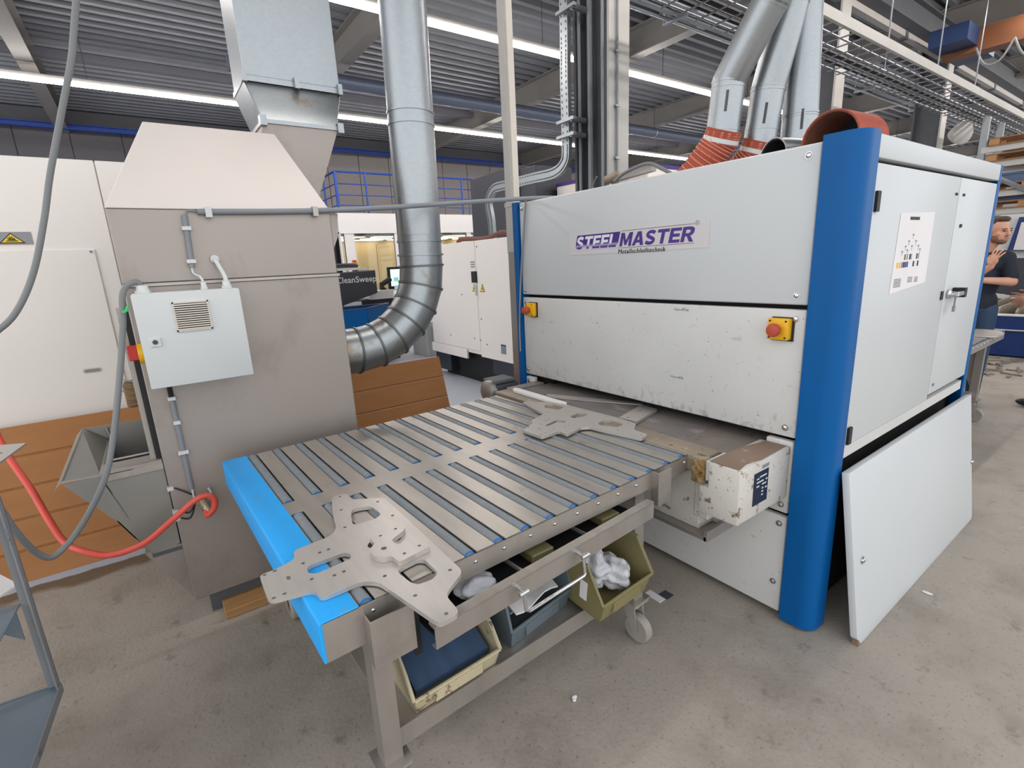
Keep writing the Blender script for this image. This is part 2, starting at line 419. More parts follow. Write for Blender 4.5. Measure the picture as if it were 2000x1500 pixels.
_nt.links.new(_nt.nodes['Principled BSDF'].outputs[0], _mx.inputs[1]); _nt.links.new(_tr.outputs[0], _mx.inputs[2]); _nt.links.new(_mx.outputs[0], _nt.nodes['Material Output'].inputs[0])
m_caster = mat('caster_grey', (150, 144, 136), 0.5, var=0.1, vs=10)
m_dbox = mat('dark_grey_housing', (62, 62, 70), 0.5, var=0.05)
m_bin = mat('hopper_stainless', (150, 148, 142), 0.45, 0.6, var=0.08, vs=3, rvar=0.05)
m_rust = mat('rusty_motor', (128, 104, 74), 0.75, var=0.22, vs=12)
m_skin = mat('skin', (206, 152, 126), 0.55, var=0.05, vs=10)
m_hair = mat('brown_hair', (74, 54, 42), 0.7, var=0.2, vs=40)
m_beard = mat('beard_stubble', (122, 86, 66), 0.75, var=0.2, vs=60)
m_shirt = mat('navy_shirt', (26, 32, 46), 0.8, var=0.12, vs=8)
m_bshirt = mat('black_sweater', (22, 22, 28), 0.85, var=0.12, vs=8)
m_jeans = mat('blue_jeans', (44, 66, 92), 0.8, var=0.14, vs=16)
m_shoe = mat('black_shoe', (26, 24, 24), 0.4, var=0.08)
m_eye = mat('eye_dark', (40, 30, 26), 0.3, var=0.02)
m_tbl = mat('cutting_table_blue', (20, 48, 104), 0.4, var=0.05)
m_slat = mat('burnt_slat', (150, 138, 122), 0.6, 0.3, var=0.2, vs=10)
m_crane_o = mat('crane_ochre', (112, 66, 34), 0.5, var=0.08)
m_crane_b = mat('crane_blue', (26, 50, 90), 0.5, var=0.06)
m_grate = mat('wire_tray_zinc', (150, 154, 160), 0.4, 0.7, var=0.05)
m_scrap = mat('scrap_metal', (140, 132, 122), 0.5, 0.5, var=0.25, vs=10)
m_dust = mat('grinding_dust', (96, 78, 58), 0.9, var=0.25, vs=14)
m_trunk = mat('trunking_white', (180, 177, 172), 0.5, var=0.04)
m_wrap = mat('crate_blue', (84, 104, 136), 0.5, var=0.1)
# ------------------------------------------------------------ floor
def floor_material():
    m = mat('concrete_floor', (162, 153, 142), 0.62, var=0.12, vs=0.9, bump=0.22, bs=60, rvar=0.1,
            spots=[(2.2, 0.48, 0.72, (136, 127, 116), (1, 1, 1)), (9, 0.60, 0.72, (122, 112, 101), (1, 1, 1)), (70, 0.58, 0.70, (112, 103, 94), (1, 1, 1)), (90, 0.66, 0.72, (190, 182, 172), (1, 1, 1)), (5, 0.70, 0.76, (176, 170, 162), (1, 1, 1))])
    nt = m.node_tree; N = nt.nodes; L = nt.links; b = N['Principled BSDF']
    src = b.inputs['Base Color'].links[0].from_socket
    tc = [n for n in N if n.type == 'TEX_COORD'][0]
    sx = N.new('ShaderNodeSeparateXYZ'); L.new(tc.outputs['Object'], sx.inputs[0])
    nz = N.new('ShaderNodeTexNoise'); nz.inputs['Scale'].default_value = 6; nz.inputs['Detail'].default_value = 6
    L.new(tc.outputs['Object'], nz.inputs['Vector'])
    def edge(thr, amp, soft):
        a = N.new('ShaderNodeMath'); a.operation = 'MULTIPLY_ADD'; a.inputs[1].default_value = amp; L.new(nz.outputs['Fac'], a.inputs[0]); L.new(sx.outputs['X'], a.inputs[2])
        r = N.new('ShaderNodeMapRange'); r.inputs['From Min'].default_value = thr + soft; r.inputs['From Max'].default_value = thr - soft
        L.new(a.outputs[0], r.inputs['Value']); return r.outputs[0]
    mx = N.new('ShaderNodeMix'); mx.data_type = 'RGBA'; L.new(edge(-3.28, 0.22, 0.03), mx.inputs['Factor']); L.new(src, mx.inputs['A']); mx.inputs['B'].default_value = lin((112, 96, 78))
    mx2 = N.new('ShaderNodeMix'); mx2.data_type = 'RGBA'; L.new(edge(-3.475, 0.06, 0.006), mx2.inputs['Factor']); L.new(mx.outputs['Result'], mx2.inputs['A']); mx2.inputs['B'].default_value = lin((176, 182, 192))
    L.new(mx2.outputs['Result'], b.inputs['Base Color'])
    return m
m_floor = floor_material()
g = G(); g.box((-22, -9, -0.2), (13, 37, 0)); solo(g, 'floor', m_floor, kind='structure', keep=True)

# ------------------------------------------------------------ roof deck: trapezoid sheets running along Y, on beams running along X
RZ = 6.09
g = G()
x = -22.0
while x < 1.6:
    a, b_, c, d = x, x + 0.11, x + 0.15, x + 0.26
    e = x + 0.30
    for (p, q, z0, z1) in ((a, b_, RZ, RZ), (b_, c, RZ, RZ + 0.11), (c, d, RZ + 0.11, RZ + 0.11), (d, e, RZ + 0.11, RZ)):
        g.add([(p, -9 if e < -6 else -3, z0), (q, -9 if e < -6 else -3, z1), (q, 37, z1), (p, 37, z0)], [(0, 1, 2, 3)])
    x += 0.30
g.add([(-22, -3, RZ + .16), (1.7, -3, RZ + .16), (1.7, 37, RZ + .16), (-22, 37, RZ + .16)], [(0, 1, 2, 3)])
solo(g, 'ceiling', m_roof, kind='structure', keep=True, smooth=False)
def ibeam(g, p, q, h, w_, t=0.02):   # along X or Y, bottom at p.z
    p = Vector(p); q = Vector(q); d = (q - p).normalized(); s = d.cross(Z)
    for z0, z1, ww in ((0, t, w_), (t, h - t, t), (h - t, h, w_)):
        a = p + Z * z0; b = q + Z * z0
        g.hexa([a - s * ww / 2, a + s * ww / 2, b + s * ww / 2, b - s * ww / 2], [v + Z * (z1 - z0) for v in (a - s * ww / 2, a + s * ww / 2, b + s * ww / 2, b - s * ww / 2)])
k = 1
g = G(); ibeam(g, (-19, -6.1, 5.57), (-6, -6.1, 5.57), 0.52, 0.26); solo(g, 'trim_%d' % k, m_beam, kind='structure', keep=True); k += 1
for y in (-1.05, 4.0, 9.05, 14.1, 19.15, 24.2, 29.25, 34.3):
    g = G(); ibeam(g, (-19, y, 5.57), (1.6, y, 5.57), 0.52, 0.26)
    solo(g, 'trim_%d' % k, m_beam, kind='structure', keep=True); k += 1
# bracing girders between the beams on the column line
for y0, y1 in ((4.3, 8.8), (9.3, 13.8), (14.4, 18.9)):
    g = G(); ibeam(g, (-4.25, y0, 5.5), (-4.25, y1, 5.5), 0.3, 0.2)
    solo(g, 'trim_%d' % k, m_dsteel, kind='structure', keep=True); k += 1
# ------------------------------------------------------------ walls
m_wallk = mat('cladding_darker_grey', (88, 85, 88), 0.6, var=0.04, vs=2)  # darker grey for the panels at one end of the left wall
def clad_wall(name, lo, hi, ax, m, step):
    g = G(); g.box(lo, hi); o = solo(g, name, m_walld, kind='structure', keep=True)
    me = None
    a0, a1 = (lo[ax], hi[ax]); n = int((a1 - a0) / step)
    for i in range(n):
        g = G(); l = list(lo); h = list(hi)
        l[ax] = a0 + i * step + 0.012; h[ax] = a0 + (i + 1) * step - 0.012
        o2 = 1 - ax
        if name == 'wall_left': l[0] = hi[0]; h[0] = hi[0] + 0.04
        if name == 'wall_back': l[1] = lo[1] - 0.04; h[1] = lo[1]
        p = part(g.box(l, h), 'panel', m_wallk if (name == 'wall_left' and l[1] < 3) else m, o)
clad_wall('wall_left', (-19.3, -9, 0), (-19.1, 37, 6.09), 1, m_wallp, 1.15)
clad_wall('wall_back', (-19.1, 36.8, 0), (7, 37, 6.09), 0, m_wallp, 2.3)
# eaves beam and crane rail along the far wall
g = G(); g.box((-19.05, -9, 5.74), (-18.7, 36.7, 6.07)); solo(g, 'trim_%d' % k, m_walld, kind='structure', keep=True); k += 1
g = G(); ibeam(g, (-18.5, -9, 5.55), (-18.5, 36.6, 5.55), 0.13, 0.2)
solo(g, 'crane_rail', m_railb, 'blue crane runway beam along the far grey wall under the roof', 'rail', keep=True)
# ------------------------------------------------------------ LED light lines
LROWS = [(-13.38, 'under the roof, lower of the two in view', -8.4), (-7.86, 'under the roof, upper of the two in view', -8.4), (-2.4, 'above the grinding machine, out of view', .4)]
for x, where, ya in LROWS:
    t = thing('strip_light', 'continuous white LED strip light ' + where, 'light', (x, 14, 5.27), group='LED strip lights under the roof')
    g = G(); g.box((x - 0.05, ya, 5.30), (x + 0.05, 36.4, 5.37)); part(g, 'housing', m_trunk, t)
    g = G(); g.hexa([(x - 0.06, ya, 5.30), (x + 0.06, ya, 5.30), (x + 0.06, 36.4, 5.30), (x - 0.06, 36.4, 5.30)], [(x - 0.045, ya, 5.245), (x + 0.045, ya, 5.245), (x + 0.045, 36.4, 5.245), (x - 0.045, 36.4, 5.245)])
    part(g, 'diffuser', m_led, t)
    for i in range(13):
        y = -7 + i * 3.4
        if y < ya: continue
        g = G(); g.cyl((x, y, 5.37), (x, y, 6.1), 0.006, seg=6); part(g, 'hanger', m_dsteel, t)
# ------------------------------------------------------------ columns of the hall
for i, (y, where) in enumerate(((4.18, 'behind the grinding machine, nearest of its row'), (9.18, 'beside the three sloping ducts, second of its row'), (14.2, 'with a round lamp on it, third of its row'))):
    t = thing('steel_column', 'dark grey steel column with lit-coloured edge ' + where, 'column', (-4.2, y + .15, 0), group='steel columns of the hall')
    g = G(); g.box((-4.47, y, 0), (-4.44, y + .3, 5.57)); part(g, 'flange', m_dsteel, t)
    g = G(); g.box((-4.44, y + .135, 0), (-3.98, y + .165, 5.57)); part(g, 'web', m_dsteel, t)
    g = G(); g.box((-3.98, y, 0), (-3.95, y + .3, 5.57)); part(g, 'flange', m_trunk, t, label='column flange coloured pale as if lit')  # pale colour stands in for light falling on this flange
    if i == 0:
        for dx, dy, r in ((-4.40, .02, 0.018), (-4.28, .06, 0.03), (-4.02, -.02, 0.016), (-3.93, .1, 0.012)):
            g = G(); g.cyl((dx, y + dy, 1.9), (dx, y + dy, 5.55), r, seg=8); part(g, 'conduit', m_grey, t)
        for zz in (2.6, 3.1, 3.6, 4.1): 
            g = G(); g.box((-3.948, y + .07, zz), (-3.915, y + .13, zz + .02)); part(g, 'clip', m_galv, t)
    if i == 2:
        g = G(); g.lathe((-3.8, y + .1, 3.75), (0.8, -.5, -.1), [(0, .05), (.05, .1), (.22, .2), (.3, .22), (.31, .2)]); part(g, 'round_lamp', m_trunk, t)
# crane runway with conductor rail along the column line, light-coloured rail with joints
def line_x(px0, py0, px1, py1, z):
    return (on_z(px0, py0, z).x + on_z(px1, py1, z).x) / 2
xr = line_x(1671, 0, 2000, 213, 5.25)
t = thing('crane_runway', 'dark runway beam with a pale jointed conductor rail high on the right', 'rail', (xr, 18, 5.2))
g = G(); ibeam(g, (xr + .16, 3, 5.3), (xr + .16, 36, 5.3), 0.4, 0.2); part(g, 'beam', m_dsteel, t)
y = 3.0
while y < 35:
    g = G(); g.box((xr - .05, y, 5.2), (xr + .05, y + 2.92, 5.3)); part(g, 'rail_section', m_trunk, t)
    g = G(); g.box((xr - .06, y + 2.9, 5.17), (xr + .06, y + 3.02, 5.31)); part(g, 'joint', m_dsteel, t); y += 3.0
# ------------------------------------------------------------ wire cable tray right of the ducts
ZT = 4.0
x1 = line_x(1600, 15, 1990, 225, ZT) ; x0 = x1 - 0.75
t = thing('cable_tray', 'long galvanised wire cable tray hanging above the machine on the right', 'cable tray', ((x0 + x1) / 2, 14, ZT))
g = G(); g.box((x1 - .01, 2.6, ZT - .05), (x1 + .03, 26, ZT + .06)); part(g, 'side_rail', m_trunk, t, label='bright side rail')
for xx in (x0, x0 + .18, x0 + .36, x0 + .54):
    g = G(); g.cyl((xx, 2.6, ZT), (xx, 26, ZT), 0.012, seg=6); part(g, 'long_wire', m_grate, t)
g = G()
y = 2.7
while y < 24: g.cyl((x0 - .05, y, ZT - .02), (x1, y, ZT - .02), 0.009, seg=5); y += 0.28
part(g, 'cross_wires', m_grate, t, kind='stuff')
for yy in (4.4, 6.3, 8.2, 10.1, 12.0, 15.8, 17.7):
    g = G(); g.cyl((x1 - .05, yy, ZT), (x1 - .05, yy, 6.1), 0.01, seg=6); part(g, 'hanger_rod', m_grate, t)
for dx, r in ((.08, .02), (.14, .014), (.22, .03), (.3, .016)):
    g = G(); g.cyl((x0 + dx, 2.6, ZT + .03), (x0 + dx, 24, ZT + .03), r, seg=6); part(g, 'cable', m_cable if r < .02 else m_rubber, t)
# bundle of pipes left of the ducts
zb = 4.6
xb = line_x(1263, 0, 1425, 62, zb)
t = thing('pipe_bundle', 'bundle of thin grey conduits clamped together beneath the roof left of the sloping ducts', 'pipes', (xb, 12, zb))
for i in range(5):
    g = G(); g.cyl((xb - .2 + i * .085, 4.6, zb + .02 * (i % 2)), (xb - .2 + i * .085, 26, zb + .02 * (i % 2)), 0.022, seg=8); part(g, 'conduit', m_galv, t)
for yy in (6.2, 9.2, 12.2, 15.2):
    g = G(); g.box((xb - .28, yy, zb - .05), (xb + .25, yy + .05, zb - .02)); part(g, 'clamp_bar', m_grate, t)
    for sgn in (-.26, .22):
        g = G(); g.cyl((xb + sgn, yy, zb - .03), (xb + sgn, yy, 6.1), 0.008, seg=6); part(g, 'hanger_rod', m_grate, t)
# dark spiral pipe beneath the roof along Y
p = on_z(663, 154, 5.38); q = on_z(1300, 266, 5.38); xp = (p.x + q.x) / 2
t = thing('spiral_pipe', 'blue grey ventilation pipe running beneath the roof beams behind the round duct', 'pipe', (xp, 10, 5.35))
g = G(); g.cyl((xp, 1.95, 5.38), (xp, 30, 5.38), 0.14, seg=16); part(g, 'pipe', mat('slate_pipe', (98, 106, 124), 0.45, 0.4, var=0.05), t)
for yy in range(2, 30, 3):
    g = G(); g.cyl((xp, yy + .03, 5.5), (xp, yy + .03, 6.1), .008, seg=6); part(g, 'hanger', m_dsteel, t)
    g = G(); g.cyl((xp, yy, 5.38), (xp, yy + .06, 5.38), 0.148, seg=16); part(g, 'sleeve', m_galv, t)
g = G(); g.ball((xp, 12.3, 5.12), .1, 8, 6); g.ball((xp + .2, 12.3, 5.12), .1, 8, 6); part(g, 'twin_spotlight', m_trunk, t)
pw = on_z(63, 103, 5.98)
g = G(); g.box((pw.x - .09, -2.9, 5.93), (pw.x + .09, 36, 6.08)); solo(g, 'trim_%d' % k, m_walld, kind='structure', keep=True); k += 1
# overhead crane far right
t = thing('overhead_crane', 'ochre and blue overhead crane bridge under the roof in the far right corner', 'crane', (0, 14, 5.0))
g = G(); g.box((-3.7, 12.8, 4.86), (1.5, 13.15, 5.24)); part(g, 'girder', m_crane_o, t)
g = G(); g.box((-3.75, 12.2, 4.95), (-3.2, 13.9, 5.23)); part(g, 'end_carriage', m_crane_b, t)
g = G(); g.box((-1.6, 12.7, 4.4), (-.9, 13.3, 4.86)); g.cyl((-1.8, 13.0, 4.6), (-.7, 13.0, 4.6), .16); part(g, 'hoist', m_crane_o, t)
for i in range(5):
    xx = -3.2 + i * .5
    g = G(); g.tube([(xx, 12.76, 4.9), (xx + .15, 12.76, 4.6), (xx + .35, 12.76, 4.6), (xx + .5, 12.76, 4.9)], .018, 6, 5); part(g, 'festoon_cable', m_cable, t)
# ============================================================ GRINDING MACHINE
GX0, GX1, GY0, GY1 = -2.77, -0.755, 2.02, 3.80
t = thing('grinding_machine', 'large white sheet metal grinding machine with blue corner posts', 'machine', (-1.76, 2.9, 0))
GM = t
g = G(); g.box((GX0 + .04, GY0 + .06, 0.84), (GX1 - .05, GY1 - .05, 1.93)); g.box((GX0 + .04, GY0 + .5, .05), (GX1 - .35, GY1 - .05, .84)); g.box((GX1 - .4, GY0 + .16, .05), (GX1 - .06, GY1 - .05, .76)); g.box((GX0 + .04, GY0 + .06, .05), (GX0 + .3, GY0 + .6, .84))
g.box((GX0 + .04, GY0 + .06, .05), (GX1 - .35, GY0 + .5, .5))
part(g, 'body', m_black, t)  # solid black filling stands in for the shaded inside of the open machine
def front_panel(name, x0, x1, z0, z1, m, th=.035):
    g = G(); g.box((x0, GY0, z0), (x1, GY0 + th, z1)); return part(g, name, m, t, bevel=.008, bseg=3)
up_ = front_panel('upper_panel', -2.685, -.892, 1.384, 1.957, m_white)
lo_ = front_panel('lower_panel', -2.685, -.892, .846, 1.366, m_scuff)
front_panel('side_plate', -1.01, -.896, .508, .83, m_worn)
front_panel('side_plate', -2.685, -2.60, .508, .83, m_worn)
front_panel('bottom_panel', -2.685, -.896, .03, .49, m_worn)
def bolt(x, y, z, par, r=.011, ax=(0, -1, 0)):
    g = G(); g.lathe((x, y, z), ax, [(0, r * 1.25), (.002, r * 1.25), (.002, r), (.006, r * .85), (.008, r * .45)], 10); part(g, 'bolt', m_chrome, par)
for x, z in ((-.935, 1.92), (-.935, 1.42), (-2.655, 1.92), (-2.655, 1.41)): bolt(x, GY0, z, up_)
for x, z in ((-.93, 1.33), (-.935, .885), (-2.655, 1.335), (-2.655, .88)): bolt(x, GY0, z, lo_)
for x, z in ((-.925, .795), (-.925, .545), (-.925, .455), (-.93, .17), (-2.655, .8)): bolt(x, GY0, z, t)
# corner posts: vertical blue channels with a rounded nose
def post(profile, z0, z1, lab=None):
    g = G(); g.prism([[Vector((x, y, z0)) for x, y in profile]], (0, 0, z1 - z0)); return part(g, 'corner_post', m_blue, t, label=lab, ang=50)
pr = [Vector(p) for p in ((-.885, 2.005, 0), (-.752, 2.005, 0), (-.752, 2.125, 0), (-.80, 2.125, 0), (-.885, 2.075, 0))]
post([(-.885, 2.005)] + [(-.812 + .062 * math.sin(a), 2.067 - .062 * math.cos(a)) for a in [i * math.pi / 16 for i in range(9)]] + [(-.75, 2.12), (-.80, 2.13), (-.885, 2.09)], .015, 1.975)
post([(-2.768, 2.06), (-2.755, 2.015), (-2.74, 2.005), (-2.69, 2.005), (-2.69, 2.1), (-2.768, 2.12)], .015, 1.963)
post([(-.757, 3.715), (-.751, 3.73), (-.755, 3.765), (-.80, 3.83), (-.86, 3.83), (-.86, 3.78), (-.775, 3.72)], .02, 1.965)
post([(-2.77, 3.72), (-2.69, 3.72), (-2.69, 3.86), (-2.77, 3.82)], .02, 1.963)
# right side: top band, two doors, sill
g = G(); g.box((-.80, 2.127, 1.888), (-.752, 3.712, 1.966)); part(g, 'top_band', m_white, t, bevel=.006, bseg=2)
g = G(); g.box((-2.69, 2.05, 1.935), (-.78, 3.80, 1.962)); part(g, 'roof_plate', m_worn, t)
g = G(); g.box((-.80, 2.13, .765), (-.762, 3.70, .815)); part(g, 'sill', m_worn, t)
m_door = m_white
g = G(); g.box((-.79, 2.135, .82), (-.755, 3.088, 1.874)); d1 = part(g, 'door', m_door, t, bevel=.005, bseg=2)
g = G(); g.box((-.79, 3.096, .845), (-.755, 3.708, 1.874)); d2 = part(g, 'door', m_door, t, bevel=.005, bseg=2)
for y, z in ((2.14, 1.745), (2.14, .865)):
    g = G(); g.box((-.757, y, z - .035), (-.745, y + .028, z + .035)); part(g, 'hinge', m_rubber, d1)
g = G(); g.box((-.757, 3.045, 1.325), (-.75, 3.075, 1.365)); part(g, 'latch_plate', m_rubber, d1)
g = G(); g.lathe((-.755, 3.15, 1.345), (1, 0, 0), [(0, .022), (.012, .022), (.014, .014), (.035, .012)], 14); g.box((-.722, 3.13, 1.335), (-.706, 3.25, 1.357)); part(g, 'door_handle', m_chrome, d2, bevel=.003)
g = G(); g.cyl((-.722, 3.15, 1.335), (-.722, 3.15, 1.28), .004, seg=6); g.box((-.726, 3.137, 1.262), (-.718, 3.163, 1.29)); part(g, 'key', m_grey, d2)
g = G(); g.box((-.757, 3.22, 1.325), (-.705, 3.255, 1.37)); part(g, 'handle_end', m_rubber, d2)
for y, z in ((3.04, 1.80), (3.06, 1.80), (3.15, 1.80), (3.17, 1.80)):
    g = G(); g.cyl((-.757, y, z), (-.752, y, z), .006, seg=8); part(g, 'rivet', m_rubber, d1 if y < 3.09 else d2)
g = G(); g.box((-.757, 3.17, 1.655), (-.75, 3.195, 1.67)); part(g, 'lock_plate', m_rubber, d2)
g = G(); g.box((-.757, 3.135, .885), (-.75, 3.155, .898)); part(g, 'lock_plate', m_grey, d2)
# poster with a tree diagram
def sidept(px, py, off=0): p = on_x(px, py, -.754); return Vector((-.7545 + off, p.y, p.z))
g = G(); g.quad_slab([sidept(1760, 416), sidept(1826, 414), sidept(1806, 551), sidept(1736, 575)], (.0015, 0, 0)); po = part(g, 'poster', m_paper, d1)
pc = Vector((-.7528, 2.40, 1.405)); 
def pr_(u, v, w_, h, m): 
    g = G(); g.box((-.7531, 2.40 + u, 1.40 + v), (-.7522, 2.40 + u + w_, 1.40 + v + h)); part(g, 'print', m, po)
pr_(.11, .285, .105, .012, m_ink)
for u, v in ((.16, .225), (.12, .20), (.20, .20), (.09, .18), (.16, .18), (.235, .18), (.06, .16), (.115, .165), (.26, .165)):
    pr_(u, v, .018, .006, m_grey); pr_(u + .008, v - .014, .002, .014, m_grey)
for u, c in ((.10, m_brown), (.125, m_grey), (.155, m_ink), (.17, m_grey), (.235, m_ink), (.255, m_grey)): pr_(u, .13, .013, .022, c)
for u, c in ((.025, m_yellow), (.05, m_yellow), (.075, m_grey), (.095, m_ink), (.115, m_purple), (.135, m_blue), (.205, m_ink), (.255, m_ink)): pr_(u, .10, .016, .022, c)
for i in range(6):
    pr_(.02, .055 - i * .006, .075, .0022, m_ink)
    if i < 4: pr_(.17, .055 - i * .006, .055, .0022, m_ink); pr_(.25, .052 - i * .006, .04, .0022, m_ink)
# small pin marks
# logo decal
fy = GY0 - .001
g = G(); g.quad_slab([(-2.215, fy, 1.618), (-1.32, fy, 1.618), (-1.32, fy, 1.735), (-2.215, fy, 1.735)], (0, -.0008, 0)); lg = part(g, 'logo_decal', m_decal, up_)
fy2 = fy - .001
g = G(); g.quad_slab([(-2.170, fy2, 1.642), (-1.852, fy2, 1.642), (-1.829, fy2, 1.722), (-2.147, fy2, 1.722)], (0, -.0006, 0)); part(g, 'logo_block', m_gblock, lg)
GL = {'T': (.98, [[(0, 1), (.98, 1), (.98, .78), (.63, .78), (.63, 0), (.35, 0), (.35, .78), (0, .78)]]),
      'E': (.88, [[(0, 0), (0, 1), (.88, 1), (.88, .79), (.28, .79), (.28, .61), (.8, .61), (.8, .40), (.28, .40), (.28, .21), (.88, .21), (.88, 0)]]),
      'L': (.84, [[(0, 0), (0, 1), (.28, 1), (.28, .21), (.84, .21), (.84, 0)]]),
      'M': (1.12, [[(0, 0), (0, 1), (.32, 1), (.56, .42), (.80, 1), (1.12, 1), (1.12, 0), (.86, 0), (.86, .60), (.64, .08), (.48, .08), (.26, .60), (.26, 0)]]),
      'A': (1.06, [[(0, 0), (.36, 1), (.70, 1), (1.06, 0), (.77, 0), (.69, .20), (.37, .20), (.29, 0)], [(.43, .40), (.53, .72), (.63, .40)]]),
      'R': (1.0, [[(0, 0), (0, 1), (.55, 1), (.78, .96), (.92, .83), (.92, .60), (.82, .46), (.68, .40), (1.0, 0), (.68, 0), (.42, .37), (.28, .37), (.28, 0)], [(.28, .57), (.28, .80), (.52, .80), (.63, .74), (.63, .63), (.52, .57)]])}
def s_glyph():
    c = spline([Vector((x, y, 0)) for x, y in ((.80, .80), (.60, .89), (.36, .89), (.18, .80), (.17, .66), (.32, .56), (.56, .46), (.74, .36), (.74, .20), (.56, .11), (.32, .11), (.08, .20))], 3)
    l_, r_ = [], []
    for k, p in enumerate(c):
        d = (c[min(k + 1, len(c) - 1)] - c[max(k - 1, 0)]).normalized(); n = Vector((-d.y, d.x, 0)) * .118
        l_.append(p + n); r_.append(p - n)
    return [[(p.x, p.y) for p in l_ + r_[::-1]]]
GL['S'] = (.93, s_glyph())
def block_word(parent, word, h, x0, z0, y, m, sx, shear, gap):
    x = 0
    for ch in word:
        wd, loops = GL[ch]; g = G()
        g.prism([[Vector((x0 + (x + px) * h * sx + pz * h * shear, y, z0 + pz * h)) for px, pz in lp] for lp in loops], (0, -.0006, 0))
        part(g, 'logo_letter', m, parent, smooth=False); x += wd + gap
    return x * h * sx
block_word(lg, 'STEEL', .066, -2.162, 1.648, fy2 - .0007, m_gletter, .93, .26, .10)
block_word(lg, 'MASTER', .066, -1.836, 1.648, fy2 - .0001, m_purple, 1.03, .24, .09)
for q_ in range(2): text(lg, 'logo_subtitle', 'Metallschleiftechnik', .031, m_ink, (-1.846 + q_ * .001, fy2 - .0003 - q_ * .0002, 1.6125), X, Z, shear=.15, off=.0, sx=1.06, space=1.12)
text(lg, 'registered_mark', '\u00ae', .03, m_grey, (-1.392, fy2, 1.716), X, Z)
for z in (1.7235, 1.6405):
    g = G(); g.box((-1.822 if z > 1.7 else -1.845, fy2 - .0008, z), (-1.395, fy2, z + .0016)); part(g, 'logo_rule', m_ink, lg)
# small worn marks on the lower panel: faded lettering specks
for cx, cz, w_ in ((-1.49, 1.335, .085), (-1.50, 1.005, .075)):
    for i in range(9):
        g = G(); g.box((cx + i * w_ / 9, GY0 - .0008, cz + random.uniform(0, .006)), (cx + i * w_ / 9 + random.uniform(.003, .007), GY0 + .001, cz + random.uniform(.009, .016))); part(g, 'worn_mark', m_grey, lo_)
# emergency stop stations
for x0 in (-1.022, -2.62):
    g = G(); g.box((x0, GY0 - .035, 1.248), (x0 + .082, GY0, 1.332)); bx = part(g, 'stop_box', m_yellow, t, bevel=.006, bseg=2)
    g = G(); g.box((x0 + .004, GY0 - .006, 1.242), (x0 + .09, GY0 - .0005, 1.336)); part(g, 'back_box', m_rubber, bx)
    g = G(); g.lathe((x0 + .04, GY0 - .035, 1.29), (0, -1, 0), [(0, .016), (.018, .016), (.022, .026), (.034, .027), (.044, .022), (.047, .01)], 18); part(g, 'stop_button', m_button, bx)
    for dx, dz in ((.01, .075), (.072, .075), (.072, .01), (.01, .01)):
        g = G(); g.cyl((x0 + dx, GY0 - .034, 1.248 + dz), (x0 + dx, GY0 - .037, 1.248 + dz), .004, seg=8); part(g, 'screw', m_ink, bx)
m_nose2 = mat('worn_bed_plate', (132, 122, 114), .5, .3, var=.14, vs=6, spots=[(10, .58, .7, (100, 86, 74), (1, 1, 1))])
# conveyor bed in front of the opening
g = G(); g.box((-2.52, 1.80, .70), (-1.27, 2.35, .795)); part(g, 'conveyor_belt', m_belt, t, bevel=.012, bseg=3)
g = G(); g.box((-1.268, 1.79, .70), (-1.03, 2.3, .799)); part(g, 'bed_plate', m_nose2, t, bevel=.003)
g = G(); g.box((-2.60, 1.79, .72), (-2.525, 2.05, .803)); part(g, 'bed_plate', m_cab, t, bevel=.003)
g = G(); g.box((-2.56, 1.672, .735), (-1.075, 1.79, .806)); part(g, 'nosing', m_nose, t, bevel=.006, bseg=2)
g = G(); g.box((-1.118, 1.655, .70), (-1.06, 1.70, .81)); part(g, 'grease_block', m_grease, t, bevel=.006, bseg=2)
g = G(); g.box((-2.50, 1.70, .47), (-1.10, 1.80, .735)); g.box((-2.50, 1.80, .47), (-1.06, 2.02, .69)); part(g, 'conveyor_frame', m_dirty, t, bevel=.004)
g = G(); g.box((-1.125, 1.692, .53), (-1.055, 1.81, .71)); ap = part(g, 'apron_corner', m_dirty, t, bevel=.006)
for z in (.58, .67): bolt(-1.075, 1.692, z, ap, .009)
g = G(); g.box((-2.4, 1.66, .455), (-1.04, 2.02, .472)); g.box((-1.05, 1.66, .455), (-1.035, 2.02, .5)); part(g, 'drip_tray', m_steel, t)
g = G(); g.box((-1.066, 1.67, .715), (-1.045, 1.80, .80)); part(g, 'belt_tensioner', m_worn, t, bevel=.004)
g = G(); g.box((-1.072, 1.70, .70), (-1.036, 1.80, .795)); part(g, 'tensioner_slot', m_black, t)  # solid black block stands in for the shade in an open slot
g = G(); g.prism([[(-1.072, 1.645, .585), (-.905, 1.645, .585), (-.905, 1.645, .812), (-1.035, 1.645, .812), (-1.035, 1.645, .70), (-1.072, 1.645, .70)]], (0, .375, 0)); mc = part(g, 'drive_cover', m_dirty, t, bevel=.008, bseg=2)
g = G(); g.prism([[(-1.034, 1.65, .8125), (-.912, 1.65, .8125), (-.925, 1.72, .8125), (-.91, 1.80, .8125), (-.918, 2.01, .8125), (-1.0, 2.01, .8125), (-1.034, 1.85, .8125)]], (0, 0, .0015)); part(g, 'rubbed_top', m_rubbed, mc)
g = G(); g.box((-.9055, 1.745, .635), (-.9035, 1.85, .77)); npl = part(g, 'type_plate', m_plate, mc)
g = G(); g.box((-.9055, 1.80, .778), (-.9038, 1.85, .792)); part(g, 'type_plate', m_grey, mc)
